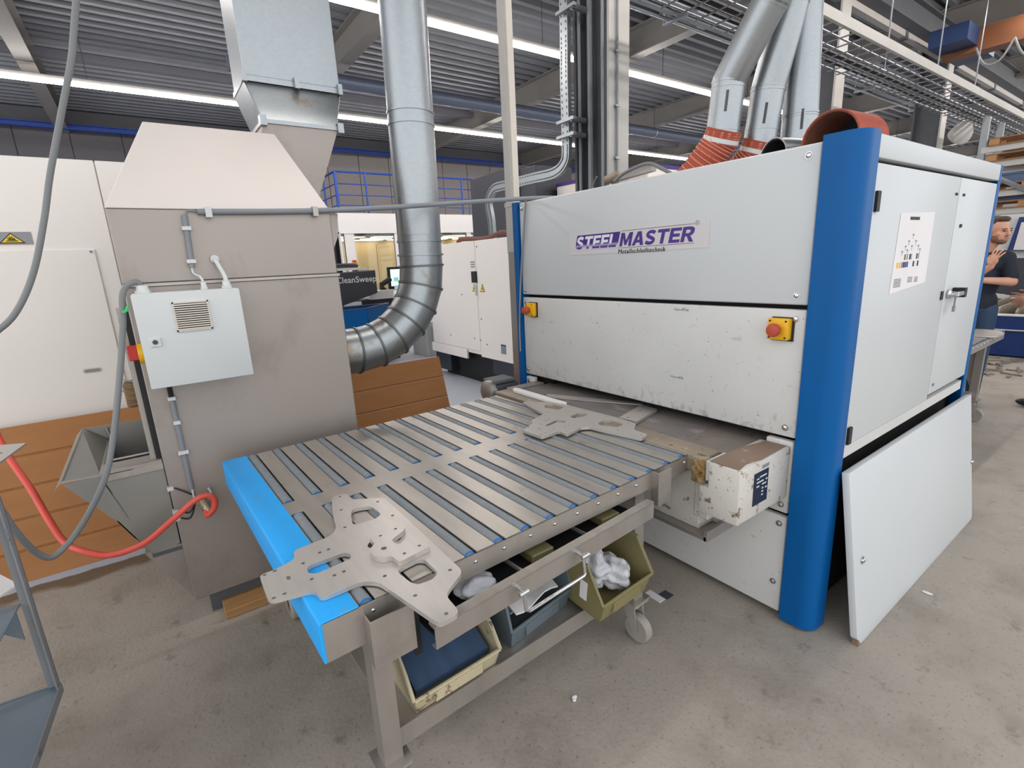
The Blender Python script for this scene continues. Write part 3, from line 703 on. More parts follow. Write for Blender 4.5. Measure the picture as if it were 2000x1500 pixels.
for i, (u, v, w_) in enumerate(((.02, .105, .016), (.04, .11, .05), (.02, .09, .05), (.02, .073, .02), (.06, .075, .03), (.06, .058, .012), (.06, .044, .012), (.06, .030, .012), (.085, .055, .014), (.085, .09, .014))):
    g = G(); g.box((-.9036, 1.745 + u, .635 + v), (-.903, 1.745 + u + w_, .635 + v + .006)); part(g, 'plate_print', m_lgrey, npl)
# geared motor at the left end of the bed
g = G(); g.box((-2.80, 1.72, .70), (-2.63, 1.92, .82)); mo = part(g, 'gear_motor', m_dbox, t, bevel=.02, bseg=2)
g = G(); g.lathe((-2.70, 1.70, .77), (0, -1, 0), [(-.04, .075), (0, .075), (.01, .06), (.015, .02)], 18); part(g, 'motor_cap', m_steel, mo)
g = G(); g.box((-2.79, 1.73, .82), (-2.64, 1.9, .845)); part(g, 'motor_lid', m_dsteel, mo, bevel=.008)
# thin cord down the left of the front
g = G(); g.tube([(-2.60, 2.01, 1.965), (-2.62, 2.008, 1.85), (-2.68, 2.008, 1.5), (-2.705, 2.0, 1.2), (-2.71, 2.0, 1.0)], .006, 6, 5); part(g, 'cord', m_grey, t)
# lower side panel leaning on the machine
t = thing('loose_side_panel', 'loose white side panel leaning against the open base of the grinding machine', 'panel', (-.62, 2.9, 0))
A, B = Vector((-.608, 2.095, .0)), Vector((-.608, 3.70, 0)); Cc, D = Vector((-.712, 3.72, .735)), Vector((-.712, 2.09, .735))
nrm = (B - A).cross(D - A).normalized()
up1 = (D - A).normalized(); rt1 = (B - A).normalized()
lp = [A + rt1 * .03, B - rt1 * .02, B + up1 * .02, Cc, D, A + up1 * .04]
nn = nrm if nrm.x < 0 else -nrm
g = G(); g.prism([lp], nn * .028); pn = part(g, 'panel', m_white, t, bevel=.004, bseg=2)
g = G(); g.prism([[p + nn * .001 for p in (A + rt1 * .005, A + rt1 * .04, A + rt1 * .04 + up1 * .02, A + rt1 * .005 + up1 * .025)]], nn * .022); part(g, 'bent_corner', m_rubbed, t)
for px, py in ((1674, 1090), (1889, 900)):
    p = on_x(px, py, -.675); f = (p.z) / .735
    q = A.lerp(D, f); q = Vector((q.x, p.y, p.z)); g = G(); g.lathe(q, -nn, [(0, .016), (.003, .016), (.003, .012), (.008, .01), (.011, .005)], 12); part(g, 'screw', m_chrome, t)
# ============================================================ pipes and hoses on top of the machine
def duct(name, label, pts, r, group=None, joints=(), strap=None):
    t = thing(name, label, 'duct', tuple(pts[0]), group='sloping extraction ducts')
    for a, b in zip(pts[:-1], pts[1:]):
        d = (b - a).normalized()
        g = G(); g.cyl(a - d * .01, b + d * .01, r, seg=28); part(g, 'pipe_section', m_galv, t, ang=60)
    for i, p in enumerate(pts[1:-1]):
        g = G(); g.ball(p, r * 1.0, 28, 16); part(g, 'elbow', m_galv, t, ang=80)
        d = (pts[i + 1] - pts[i]).normalized(); g = G(); g.cyl(p - d * .012, p + d * .0, r * 1.03, seg=28); part(g, 'joint_ring', m_galv, t)
    d = (pts[1] - pts[0]).normalized()
    for h in joints:
        g = G(); g.cyl(pts[0] + d * h, pts[0] + d * (h + .008), r * 1.025, seg=28); part(g, 'joint_ring', m_galv, t)
    # damper slide on the side facing the room
    c = pts[0] + d * .12; s_ = Vector((.55, -.83, 0)); 
    g = G(); g.box((-.006, -.006, 0), (.006, .016, .11), Matrix.Translation(c + s_ * (r)) @ Vector((0, 0, 1)).rotation_difference(d).to_matrix().to_4x4()); part(g, 'damper_slide', m_dsteel, t)
    return t
yA, yB, yC = 3.0, 3.22, 3.42
dA = [on_y(1410, 268, yA), on_y(1424, 158, yA), on_y(1506, 0, yA)]; dA.append(dA[2] + (dA[2] - dA[1]).normalized() * 2.2)
dB = [on_y(1482, 290, yB), on_y(1500, 175, yB), on_y(1546, 0, yB)]; dB.append(dB[2] + (dB[2] - dB[1]).normalized() * 2.2)
dC = [on_y(1556, 300, yC), on_y(1563, 222, yC), on_y(1572, 0, yC)]; dC.append(dC[2] + (dC[2] - dC[1]).normalized() * 2.2)
for d in (dA, dB, dC): d[:] = d[:3] + [d[2] + (d[2] - d[1]).normalized() * ((6.05 - d[2].z) / (d[2] - d[1]).normalized().z)]
duct('extraction_duct', 'leftmost of three sloping galvanised ducts, joined to a bright orange hose', dA, .094, joints=(.03, .26))
duct('extraction_duct', 'middle of three sloping galvanised ducts above the machine', dB, .094, joints=(.10, .33))
duct('extraction_duct', 'rightmost, steepest of three galvanised ducts above the machine', dC, .098, joints=(.2,))
def hose(label, pts, r):
    t = thing('flexible_hose', label, 'hose', tuple(pts[-1]))
    P = spline([Vector(p) for p in pts], 14)
    g = G(); g.tube(P, r, 20, rf=lambda u: 1 + .035 * math.sin(u * 60)); part(g, 'fabric', m_orange, t, ang=80)
    g = G(); ring = []
    n = len(P)
    hel = []; up = None
    for i in range(0, (n - 1) * 6):
        u = i / 6; a = int(u); f = u - a; p = P[a].lerp(P[a + 1], f); d = (P[a + 1] - P[a]).normalized()
        if up is None: up = d.orthogonal().normalized()
        up = (up - d * up.dot(d)).normalized(); ww = d.cross(up); th = i / 6 / (n - 1) * 2 * math.pi * 24
        hel.append(p + (up * math.cos(th) + ww * math.sin(th)) * r * 1.03)
    g.tube(hel, .0032, 5); part(g, 'wire_spiral', m_wire, t)
    d = (P[1] - P[0]).normalized()
    g = G(); g.cyl(P[0] + d * .035, P[0] + d * .06, r * 1.07, seg=20); part(g, 'clamp_band', m_lgrey, t)
    g = G(); g.tube([P[0] - d * .01, P[0] + d * .03, P[0] + d * .07], r * 1.05, 20); part(g, 'cuff', m_orange, t)
    return t
e = dA[0]; hose('bright orange flexible hose with pale wire spiral under the leftmost sloping duct', [e + Vector((.01, 0, .03)), e + Vector((-.012, 0, -.02)), on_y(1380, 312, yA - .02), on_y(1332, 372, yA - .05), on_y(1285, 430, yA - .08)], .100)
e = dB[0]; hose('darker orange flexible hose, partly hidden behind the open black pipe', [e + Vector((.01, 0, .03)), e + Vector((-.012, 0, -.02)), on_y(1452, 330, yB), on_y(1415, 370, yB), on_y(1370, 410, yB)], .10)
def pipe_end(name, label, c, r, d, m_in, m_out, L=.5):
    t = thing(name, label, 'pipe', tuple(c)); c = Vector(c); d = Vector(d).normalized()
    g = G(); g.pipe(c, c + d * L, r, .006, 28); part(g, 'outer_wall', m_out, t, ang=60)
    g = G(); g.pipe(c + d * .004, c + d * L, r - .007, .004, 28); part(g, 'lining', m_in, t, ang=60)
    g = G(); g.cyl(c + d * (L - .02), c + d * L, r - .012, seg=24); part(g, 'end_cap', m_black, t)
    return t
c = on_y(1508, 312, 2.75); c.z = max(c.z, 2.06)
pipe_end('pipe_stub', 'short bright metal pipe with a black open mouth on top of the machine', c, .095, (.36, .93, -.03), m_rubber, m_galv, .34)
c = on_y(1617, 300, 2.75); c.z = 2.085
pipe_end('hose_stub', 'big rust-brown hose lying on top of the machine with its mouth open', c, .135, (.10, .99, 0), m_brown, m_orange, .26)
t = thing('hose_stub', 'small orange hose end showing above the far top edge of the machine', 'hose', (-1.0, 3.35, 1.97)); g = G(); g.tube([(-1.05, 3.2, 1.98), (-1.0, 3.4, 1.99), (-.95, 3.55, 1.975)], .045, 12, 4); part(g, 'fabric', m_orange, t); g = G(); g.cyl((-1.05, 3.19, 1.98), (-1.05, 3.21, 1.98), .05); part(g, 'cuff', m_wire, t)
t = thing('cable_boom', 'pale angled steel boom with looping cables on top of the machine beside the column', 'boom', (-3.0, 3.4, 1.95))
a = on_y(1185, 352, 3.3); b = on_y(1272, 328, 3.3)
g = G(); g.hexa([a + Vector((0, 0, -.025)), b + Vector((0, 0, -.02)), b + Vector((0, .06, -.02)), a + Vector((0, .06, -.025))], [a + Vector((0, 0, .025)), b + Vector((0, 0, .03)), b + Vector((0, .06, .03)), a + Vector((0, .06, .025))]); part(g, 'arm', m_trunk, t)
g = G(); g.cyl(a, a + Vector((.12, 0, .02)), .035); part(g, 'pivot', m_nose, t)
g = G(); g.tube([on_y(1200, 355, 3.25), on_y(1220, 338, 3.25), on_y(1262, 320, 3.25), on_y(1290, 328, 3.25), on_y(1330, 350, 3.25)], .014, 8, 6); part(g, 'cable', m_cable, t)
g = G(); g.tube([on_y(1166, 345, 3.28), on_y(1160, 356, 3.28), on_y(1158, 368, 3.28), on_y(1170, 374, 3.28), on_y(1188, 360, 3.28)], .007, 8, 6); part(g, 'cable', m_cable, t)
g = G(); g.box((a.x + .05, a.y + .01, 1.962), (a.x + .09, a.y + .05, a.z - .02)); part(g, 'stand', m_nose, t)
# ============================================================ DUST CABINET
CX = -2.60; CB = -3.35; CYa, CYb = -.075, .80
t = thing('dust_cabinet', 'tall stainless dust extraction cabinet with a cream sloping hood', 'cabinet', (-2.97, .36, 0)); DC = t
g = G(); g.box((CB, CYa, .10), (CX, CYb, 1.572)); part(g, 'lower_body', m_cab, t, bevel=.004)
g = G(); g.box((CB, CYa, 1.584), (CX - .003, CYb - .004, 1.88)); part(g, 'upper_body', m_cab, t, bevel=.004)
g = G(); g.box((CB, CYa - .002, 1.571), (CX + .012, CYb + .002, 1.583)); part(g, 'seam_flange', m_steel, t)
g = G(); g.box((CB + .05, CYa + .06, 0), (CX - .02, CYb - .03, .10)); part(g, 'plinth', m_dsteel, t)
g = G(); g.hexa([(CX, CYa - .002, 1.88), (CX, CYb, 1.88), (CB, CYb, 1.88), (CB, CYa - .002, 1.88)], [(-2.872, .117, 2.272), (-2.872, .655, 2.272), (-3.2, .655, 2.272), (-3.2, .117, 2.272)])
part(g, 'hood', m_hood, t, bevel=.003)
g = G(); g.prism([[Vector((CX - .02, y, z)) for y, z in ((.78, 1.59), (.797, 1.60), (.795, 1.70), (.824, 1.76), (.838, 1.872), (.78, 1.872))]], (.004, 0, 0)); part(g, 'edge_flange', m_cab, t)
# left frame strip and sealing
g = G(); g.box((CX - .07, CYa - .022, .30), (CX - .03, CYa, 1.50)); part(g, 'door_seal', m_rubber, t)
g = G(); g.box((CX - .09, CYa - .042, .45), (CX - .045, CYa - .02, 1.49)); part(g, 'frame_strip', m_steel, t)
# lower chute beneath the bin
g = G(); g.hexa([(CX - .02, -.215, .40), (CX - .02, -.07, .40), (CX - .02, -.05, .10), (CX - .02, -.07, .10)], [(CX - .4, -.215, .40), (CX - .4, -.07, .40), (CX - .4, -.05, .10), (CX - .4, -.07, .10)]); part(g, 'chute', m_cab, t)
# control box
BX0, BX1 = CX, -2.425
g = G(); g.box((BX0, -.052, 1.172), (BX1, .318, 1.547)); cb = part(g, 'control_box', m_box, t, bevel=.006, bseg=2)
g = G(); g.box((BX1 - .012, -.054, 1.17), (BX1 + .003, .320, 1.544)); part(g, 'lid', m_box, cb, bevel=.004, bseg=2)
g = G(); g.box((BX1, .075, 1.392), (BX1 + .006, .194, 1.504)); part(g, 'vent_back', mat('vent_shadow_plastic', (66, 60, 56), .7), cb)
for q in (((.072, 1.388), (.197, 1.396)), ((.072, 1.50), (.197, 1.506)), ((.072, 1.388), (.077, 1.506)), ((.192, 1.388), (.197, 1.506))):
    g = G(); g.box((BX1, q[0][0], q[0][1]), (BX1 + .013, q[1][0], q[1][1])); part(g, 'vent_frame', m_vent, cb)
for i in range(12):
    z = 1.3955 + i * .0088
    g = G(); g.hexa([(BX1 + .005, .074, z + .001), (BX1 + .005, .195, z + .001), (BX1 + .005, .195, z + .0045), (BX1 + .005, .074, z + .0045)], [(BX1 + .019, .074, z), (BX1 + .019, .195, z), (BX1 + .017, .195, z + .0042), (BX1 + .017, .074, z + .0042)]); part(g, 'louvre', m_vent, cb)
g = G(); g.box((BX1, -.027, 1.338), (BX1 + .010, .012, 1.373)); part(g, 'lock_plate', m_lgrey, cb, bevel=.002)
g = G(); g.cyl((BX1 + .009, -.008, 1.357), (BX1 + .014, -.008, 1.357), .009, seg=12); part(g, 'lock', m_dbox, cb)
for y, r in ((-.012, .022), (.20, .011), (.285, .017)):
    x = -2.50
    g = G(); g.cyl((x, y, 1.547), (x, y, 1.557), r * 1.25, seg=6); g.cyl((x, y, 1.557), (x, y, 1.578), r, r * .9, seg=12); part(g, 'cable_gland', m_lgrey, cb)
g = G(); g.cyl((-2.50, -.055, 1.31), (-2.50, -.072, 1.31), .04, seg=20); sw = part(g, 'switch_base', m_yellow, cb)
g = G(); g.box((-2.512, -.105, 1.285), (-2.488, -.07, 1.345)); part(g, 'switch_knob', m_red, sw, bevel=.003)
# cable conduits on the front
def clip(p, w_=.034): g = G(); g.box((p[0] - .005, p[1] - w_ / 2, p[2] - .008), (p[0] + .03, p[1] + w_ / 2, p[2] + .008)); part(g, 'clip', m_lgrey, t, bevel=.002)
g = G(); g.tube([(CX + .014, .186, 1.855), (CX + .014, .178, 1.66), (CX + .014, .176, 1.64)], .011, 10); part(g, 'conduit', m_grey, t)
clip((CX, .184, 1.80)); clip((CX, .178, 1.665))
g = G(); g.tube([(CX + .014, .176, 1.64), (CX + .016, .178, 1.615), (-2.53, .195, 1.60), (-2.50, .20, 1.578)], .005, 8, 6); part(g, 'cable', m_lgrey, t)
g = G(); g.tube([(CX, .268, 1.672), (CX + .02, .268, 1.665), (CX + .03, .275, 1.645), (-2.52, .285, 1.60), (-2.50, .285, 1.575)], .009, 8, 6); g.cyl((CX - .002, .268, 1.672), (CX + .012, .268, 1.672), .017, seg=14); part(g, 'cable', m_lgrey, t)
g = G(); g.tube([(CX + .014, .19, 1.855), (CX + .014, .2, 1.872), (CX + .014, .235, 1.87)], .004, 6, 5); part(g, 'cable', m_grey, t)
g = G(); g.tube([(-2.52, .005, 1.17), (CX + .02, .006, 1.12), (CX + .014, .006, 1.08)], .010, 8, 5); part(g, 'cable', m_rubber, t)
g = G(); g.tube([(CX + .012, .006, 1.09), (CX + .012, .006, .86), (CX + .012, .006, .66)], .0105, 10); part(g, 'conduit', m_grey, t)
clip((CX, .006, .84), .04); clip((CX, .006, .98), .026); clip((CX, .006, 1.09), .03)
for i, (z, dz) in enumerate(((.68, -.02), (.565, .02), (.53, .05))):
    g = G(); g.tube([(CX + .012, .006, .66), (CX + .012, .01, .63 + (i > 0) * -.03), (CX + .012, -.02, z - .02 + dz * .3), (CX + .0, -.055, z)], .0035, 6, 5); part(g, 'sensor_lead', m_rubber, t)
    g = G(); g.box((CX - .02, -.083, z - .008), (CX + .006, -.06, z + .01)); part(g, 'sensor', m_lgrey, t)
g = G(); g.tube([(CX + .012, .008, .66), (CX + .012, .012, .60), (CX + .014, .04, .575), (CX + .014, .075, .61), (CX + .014, .07, .645)], .005, 8, 6); part(g, 'cable', m_lgrey, t)
# hose fitting
g = G(); g.cyl((CX, .035, .60), (CX + .05, .035, .595), .017, seg=12); g.cyl((CX + .04, .035, .61), (CX + .075, .052, .555), .014, seg=10); part(g, 'hose_valve', mat('brass_fitting', (170, 160, 128), .4, .6), t)
# vibrating motor on the rear left
c = on_x(258, 766, -2.76)
g = G(); g.box((c.x - .05, c.y - .026, c.z - .062), (c.x + .05, c.y + .03, c.z + .05)); vm = part(g, 'shaker_motor', m_rust, t, bevel=.012, bseg=2)
for i in range(4):
    g = G(); g.box((c.x + .048, c.y - .022, c.z - .05 + i * .025), (c.x + .056, c.y + .026, c.z - .038 + i * .025)); part(g, 'cooling_rib', m_rust, vm)
g = G(); g.tube([c + Vector((.04, .02, .05)), c + Vector((.04, -.035, .075)), c + Vector((.04, -.035, .02)), c + Vector((.04, -.02, .015))], .004, 6); part(g, 'motor_guard', m_steel, vm)
g = G(); g.box((c.x - .03, c.y + .02, c.z - .02), (c.x + .03, CYa + .002, c.z + .01)); part(g, 'motor_mount', m_dsteel, t)
# side hopper bin on the left
FX_, BX_ = -2.62, -3.10
a1, a2, a3 = on_x(118, 945, -2.66), on_x(160, 838, BX_), on_x(285, 818, BX_)
a3.y = CYa - .002
ib, if_ = on_x(214, 860, BX_), on_x(197, 930, FX_)
lo = Vector((FX_, -.235, .58)); lob = Vector((BX_, -.235, .58))
def slab(q, tv, name, m=None): g = G(); g.quad_slab(q, tv); return part(g, name, m or m_bin, t)
slab([a2, a3, Vector((BX_, CYa - .002, .58)), lob], (-.006, 0, 0), 'hopper_back')
slab([a1, a2, ib, if_], (0, .004, .006), 'hopper_flare')
slab([if_, ib, lob, lo], (0, -.005, 0), 'hopper_side')
slab([a1, a2, a2 + Vector((0, -.026, -.03)), a1 + Vector((0, -.026, -.03))], (0, .003, .005), 'rolled_lip')
g = G(); g.prism([[a1 + Vector((.03, .01, 0)), if_, on_x(228, 1018, FX_)]], (-.006, 0, 0)); part(g, 'hopper_wing', m_bin, t)
fp = [if_, on_x(320, 903, FX_), on_x(352, 1060, FX_), on_x(300, 1085, FX_), on_x(228, 1018, FX_)]
for p in fp[1:3]: p.y = min(p.y, CYa - .003)
g = G(); g.prism([fp], (-.010, 0, 0)); hb = part(g, 'hopper_front', m_bin, t)
g = G(); g.hexa([fp[4], fp[3], fp[3] + Vector((0, .005, 0)), fp[4] + Vector((0, .005, 0))], [p + Vector((-.46, 0, .02)) for p in (fp[4], fp[3], fp[3] + Vector((0, .005, 0)), fp[4] + Vector((0, .005, 0)))]); part(g, 'hopper_bottom', m_bin, t)
g = G(); g.box((BX_ + .006, -.232, .585), (FX_ - .03, CYa - .006, .72)); part(g, 'hopper_dark_fill', m_black, t, label='black dust fill raised to darken the hopper inside')  # black fill stands in for the shaded inside of the hopper
rr = random.Random(3); g = G()
for i in range(18): g.ball((-2.72 - rr.random() * .3, -.20 + rr.random() * .10, .72 + rr.random() * .03), .016 + rr.random() * .022, 8, 5)
part(g, 'dust_lumps', mat('dark_dust', (48, 46, 44), .9, var=.2), t, kind='stuff')
g = G(); g.tube([a2.lerp(a3, .3) + Vector((.01, 0, -.01)), a2.lerp(a3, .34) + Vector((.012, 0, -.09))], .008, 6); part(g, 'cleat', m_steel, t)
g = G(); g.hexa([if_ + Vector((-.09, 0, .0)), if_ + Vector((.012, 0, .0)), fp[1] + Vector((.012, 0, 0)), fp[1] + Vector((-.09, 0, 0))], [if_ + Vector((-.09, 0, .022)), if_ + Vector((.012, 0, .02)), fp[1] + Vector((.012, 0, .02)), fp[1] + Vector((-.09, 0, .022))]); lid = part(g, 'hopper_lid', m_steel, t, bevel=.002)
g = G(); g.hexa([if_ + Vector((.004, 0, -.025)), if_ + Vector((.012, 0, -.025)), fp[1] + Vector((.012, 0, -.025)), fp[1] + Vector((.004, 0, -.025))], [if_ + Vector((.004, 0, .005)), if_ + Vector((.012, 0, .005)), fp[1] + Vector((.012, 0, .005)), fp[1] + Vector((.004, 0, .005))]); part(g, 'lid_lip', m_sheet, lid)
l0, l1 = if_.lerp(fp[1], .18) + Vector((-.04, 0, .02)), if_.lerp(fp[1], .82) + Vector((-.04, 0, .02))
g = G(); g.tube([l0, l0 + Z * .028, l1 + Z * .028, l1], .005, 8); part(g, 'lid_handle', m_steel, lid)
g = G(); g.box((FX_ - .015, -.19, .372), (FX_ + .004, CYa - .002, .388)); part(g, 'hopper_foot', m_dsteel, t)
# plank
P0 = [on_z(430, 1205, 0), on_z(620, 1135, 0)]
g = G(); g.box((-2.66, .03, 0.0), (-2.50, .56, .045)); solo(g, 'timber_plank', m_wood, 'weathered pine plank on the floor under the front edge of the dust cabinet', 'plank', bevel=.004)
# conduit from cabinet to machine
t = thing('grey_conduit', 'straight grey conduit spanning from the dust cabinet to the top of the grinding machine', 'conduit', (-2.585, .24, 1.86))
g = G(); g.tube([(-2.585, .235, 1.868), (-2.585, .9, 1.889), (-2.60, 2.06, 1.979), (-2.60, 2.4, 1.985)], .0125, 10, 4); part(g, 'tube', m_grey, t)
for y in (.275, .72):
    g = G(); g.box((CX - .002, y - .012, 1.845 + (y > .5) * .01), (-2.568, y + .012, 1.888 + (y > .5) * .01)); part(g, 'clip', m_lgrey if y < .5 else m_steel, t)
# ============================================================ round elbow duct
t = thing('elbow_duct', 'large round galvanised duct rising from a segmented elbow beside the dust cabinet', 'duct', (-2.9, 1.4, 1.0))
m_ring = mat('seam_shadow_zinc', (104, 106, 106), .45, .6)  # darker ring colour stands in for the shadow at the seams
ec = Vector((-2.9, .94, 1.60)); R_ = .466; rd = .132
def ep(a): a = math.radians(a); return ec + Vector((0, R_ * math.sin(a), -R_ * math.cos(a)))
g = G(); g.cyl((-2.9, .785, ep(0).z), ep(0), rd, seg=36); part(g, 'pipe_section', m_galv_d, t, ang=50)
g = G(); g.cyl((-2.9, .80, ep(0).z), (-2.9, .812, ep(0).z), rd + .02, seg=36); part(g, 'wall_flange', m_galv_d, t)
ang = [0, 15, 30, 45, 60, 75, 90]
for a, b in zip(ang[:-1], ang[1:]):
    g = G(); seg = 36; vs = []
    for q in (a, b):
        c = ep(q); rad = Vector((0, math.sin(math.radians(q)), -math.cos(math.radians(q))))
        for i in range(seg):
            th = 2 * math.pi * i / seg; vs.append(c + X * (rd * math.cos(th)) + rad * (rd * math.sin(th)))
    g.add(vs, [(i, (i + 1) % seg, seg + (i + 1) % seg, seg + i) for i in range(seg)]); part(g, 'elbow_segment', m_galv_d, t, ang=50)
for q in ang:
    c = ep(q); tn = Vector((0, math.cos(math.radians(q)), math.sin(math.radians(q)))); g = G(); g.cyl(c - tn * .006, c + tn * .006, rd + .007, seg=36); part(g, 'seam_ring', m_ring, t)
def vx(z): return Vector((-2.9, 1.406 + (z - 1.6) * .018, z))
for a, b in ((1.60, 1.74), (1.74, 2.395), (2.395, 2.455), (2.455, 6.08)):
    g = G(); g.cyl(vx(a), vx(b), rd - (.002 if b < 2 else .0), seg=40); part(g, 'pipe_section', m_galv, t, ang=50)
for z in (1.665, 1.745, 2.392, 2.458): g = G(); g.cyl(vx(z - .005), vx(z + .005), rd + (.008 if z < 1.7 else .005), seg=40); part(g, 'seam_ring', m_galv, t)
def curved(z0, z1, a0, a1, off):
    g = G(); n = 10; vs = []
    for zz in (z0, z1):
        for i in range(n + 1):
            a = math.radians(a0 + (a1 - a0) * i / n); c = vx(zz); vs.append(c + Vector((math.cos(a), math.sin(a), 0)) * (rd + off))
    for zz in (z0, z1):
        for i in range(n + 1):
            a = math.radians(a0 + (a1 - a0) * i / n); c = vx(zz); vs.append(c + Vector((math.cos(a), math.sin(a), 0)) * (rd - .003))
    m_ = n + 1
    fs = [(i, i + 1, m_ + i + 1, m_ + i) for i in range(n)] + [(0, m_, 3 * m_, 2 * m_), (n, 2 * m_ + n, 3 * m_ + n, m_ + n)] + [(i, 2 * m_ + i, 2 * m_ + i + 1, i + 1) for i in range(n)] + [(m_ + i, m_ + i + 1, 3 * m_ + i + 1, 3 * m_ + i) for i in range(n)]
    return g.add(vs, fs)
hc = part(curved(1.78, 1.99, -68, 0, .004), 'access_hatch', m_galv, t)
part(curved(1.775, 1.995, -78, -70, .003), 'hatch_edge', m_galv_d, t)
# ============================================================ square duct behind
t = thing('square_duct', 'square galvanised duct with flanges dropping behind the dust cabinet hood', 'duct', (-3.36, .87, 2.0))
def ring4(y0, y1, x0, x1, z, z2=None): z2 = z if z2 is None else z2; return [Vector((x1, y0, z)), Vector((x1, y1, z)), Vector((x0, y1, z2)), Vector((x0, y0, z2))]
g = G(); g.hexa(ring4(.618, 1.127, -3.53, -3.2, 2.63), ring4(.636, 1.127, -3.53, -3.2, 6.08)); part(g, 'duct_section', m_galv, t, bevel=.003)
g = G(); g.hexa(ring4(.612, 1.132, -3.54, -3.19, 2.60), ring4(.612, 1.132, -3.54, -3.19, 2.628)); part(g, 'flange', m_galv, t)
for y in (.615, .88, 1.12): g = G(); g.box((-3.2, y - .012, 2.59), (-3.165, y + .012, 2.645)); part(g, 'flange_clamp', m_galv, t)
g = G(); g.hexa(ring4(.65, 1.04, -3.40, -3.06, 2.385), ring4(.615, 1.127, -3.53, -3.2, 2.60)); part(g, 'bend_section', m_galv_d, t, bevel=.003)
g = G(); g.hexa(ring4(.645, 1.046, -3.41, -3.05, 2.365), ring4(.645, 1.046, -3.41, -3.05, 2.385)); part(g, 'flange', m_galv, t)
for y in (.645, 1.046): g = G(); g.box((-3.08, y - .012, 2.35), (-3.03, y + .02, 2.40)); part(g, 'flange_clamp', m_galv, t)
g = G(); g.hexa(ring4(.5, .86, -3.34, -3.08, 1.93), ring4(.652, 1.038, -3.40, -3.06, 2.365)); part(g, 'transition', m_cab, t)
# ============================================================ laser machine (cream wall of panels) and cardboard
LX = -3.95
t = thing('laser_enclosure', 'big cream white machine enclosure behind the dust cabinet', 'machine', (-4.6, -.8, 0))
g = G(); g.box((-5.6, -2.6, .02), (LX - .02, .32, 2.28)); part(g, 'carcass', m_laser, t)
for y0, y1 in ((-2.6, -1.36), (-1.354, -.118), (-.112, .32)):
    g = G(); g.box((LX - .02, y0, 1.786 if y0 > -1 and y0 < 0 and False else .03), (LX, y1, 2.287)); part(g, 'panel', m_laser, t, bevel=.003)
g = G(); g.box((LX, -2.0, .25), (LX + .012, -.205, 1.79)); dp = part(g, 'access_panel', m_laser, t, bevel=.004)
for y0 in (-.40, -.86):
    q = G(); zz = 1.075
    pts = [(LX + .0125, y0 + .012 + .014 * math.sin(a) * -1 if False else y0, zz) for a in (0,)]
    oval = [Vector((LX + .0125, y0 + .075 + .018 * math.cos(a) if math.cos(a) > 0 else y0 + .018 + .018 * math.cos(a), zz + .016 * math.sin(a))) for a in [i * math.pi / 10 - math.pi / 2 + 1e-4 for i in range(20)]]
    q.prism([oval], (.0015, 0, 0)); hp = part(q, 'grip_slot', m_vent, dp)
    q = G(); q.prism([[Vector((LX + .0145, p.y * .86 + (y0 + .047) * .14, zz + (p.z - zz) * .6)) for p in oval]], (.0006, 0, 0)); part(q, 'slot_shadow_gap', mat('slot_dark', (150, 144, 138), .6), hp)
g = G(); g.cyl((LX + .012, -.225, 1.775), (LX + .018, -.225, 1.775), .007, seg=10); part(g, 'panel_lock', m_grey, dp)
# warning sign: grey plate, yellow triangle with a hand
w0 = on_x(3, 451, LX); w1 = on_x(45, 481, LX)
g = G(); g.box((LX, -.62, 1.822), (LX + .003, -.468, 1.89)); sg = part(g, 'warning_plate', mat('sign_grey', (150, 150, 154), .5), t)
cy_, cz_ = -.553, 1.855
def tri(s_, o): return [Vector((LX + o, cy_ - s_ * .055, cz_ - s_ * .026)), Vector((LX + o, cy_ + s_ * .055, cz_ - s_ * .026)), Vector((LX + o, cy_, cz_ + s_ * .03))]
g = G(); g.prism([tri(1, .003)], (.0008, 0, 0)); part(g, 'sign_border', m_ink, sg)
g = G(); g.prism([tri(.80, .0038)], (.0008, 0, 0)); part(g, 'sign_triangle', m_yellow2, sg)
g = G()
g.box((LX + .0046, cy_ - .024, cz_ - .016), (LX + .0052, cy_ + .024, cz_ - .011))
for i in range(4): g.box((LX + .0046, cy_ - .016 + i * .008, cz_ - .006), (LX + .0052, cy_ - .011 + i * .008, cz_ + .004 + (i in (1, 2)) * .006))
g.box((LX + .0046, cy_ - .014, cz_ - .009), (LX + .0052, cy_ + .016, cz_ - .004))
part(g, 'hand_pictogram', m_ink, sg)
# cardboard sheets leaning on it
t = thing('cardboard_sheet', 'long brown cardboard sheet with fold lines leaning behind the dust cabinet', 'cardboard', (-3.7, .5, 0))
b0, b1 = Vector((-3.585, -1.35, 0)), Vector((-3.585, 1.955, 0)); t0, t1 = Vector((-3.845, -1.35, .83)), Vector((-3.845, 1.955, .83))
n_ = 5
for i in range(n_):
    f0, f1 = i / n_ + (.006 if i else 0), (i + 1) / n_ - (.006 if i < n_ - 1 else 0)
    q = [b0.lerp(t0, f0), b1.lerp(t1, f0), b1.lerp(t1, f1), b0.lerp(t0, f1)]
    g = G(); g.quad_slab(q, (-.012, 0, -.004)); part(g, 'fold_strip', m_card, t, bevel=.002)
    if i < n_ - 1:
        q = [b0.lerp(t0, f1), b1.lerp(t1, f1), b1.lerp(t1, f1 + .012), b0.lerp(t0, f1 + .012)]
        g = G(); g.quad_slab([p + Vector((-.003, 0, 0)) for p in q], (-.008, 0, -.002)); part(g, 'crease', m_card_e, t)
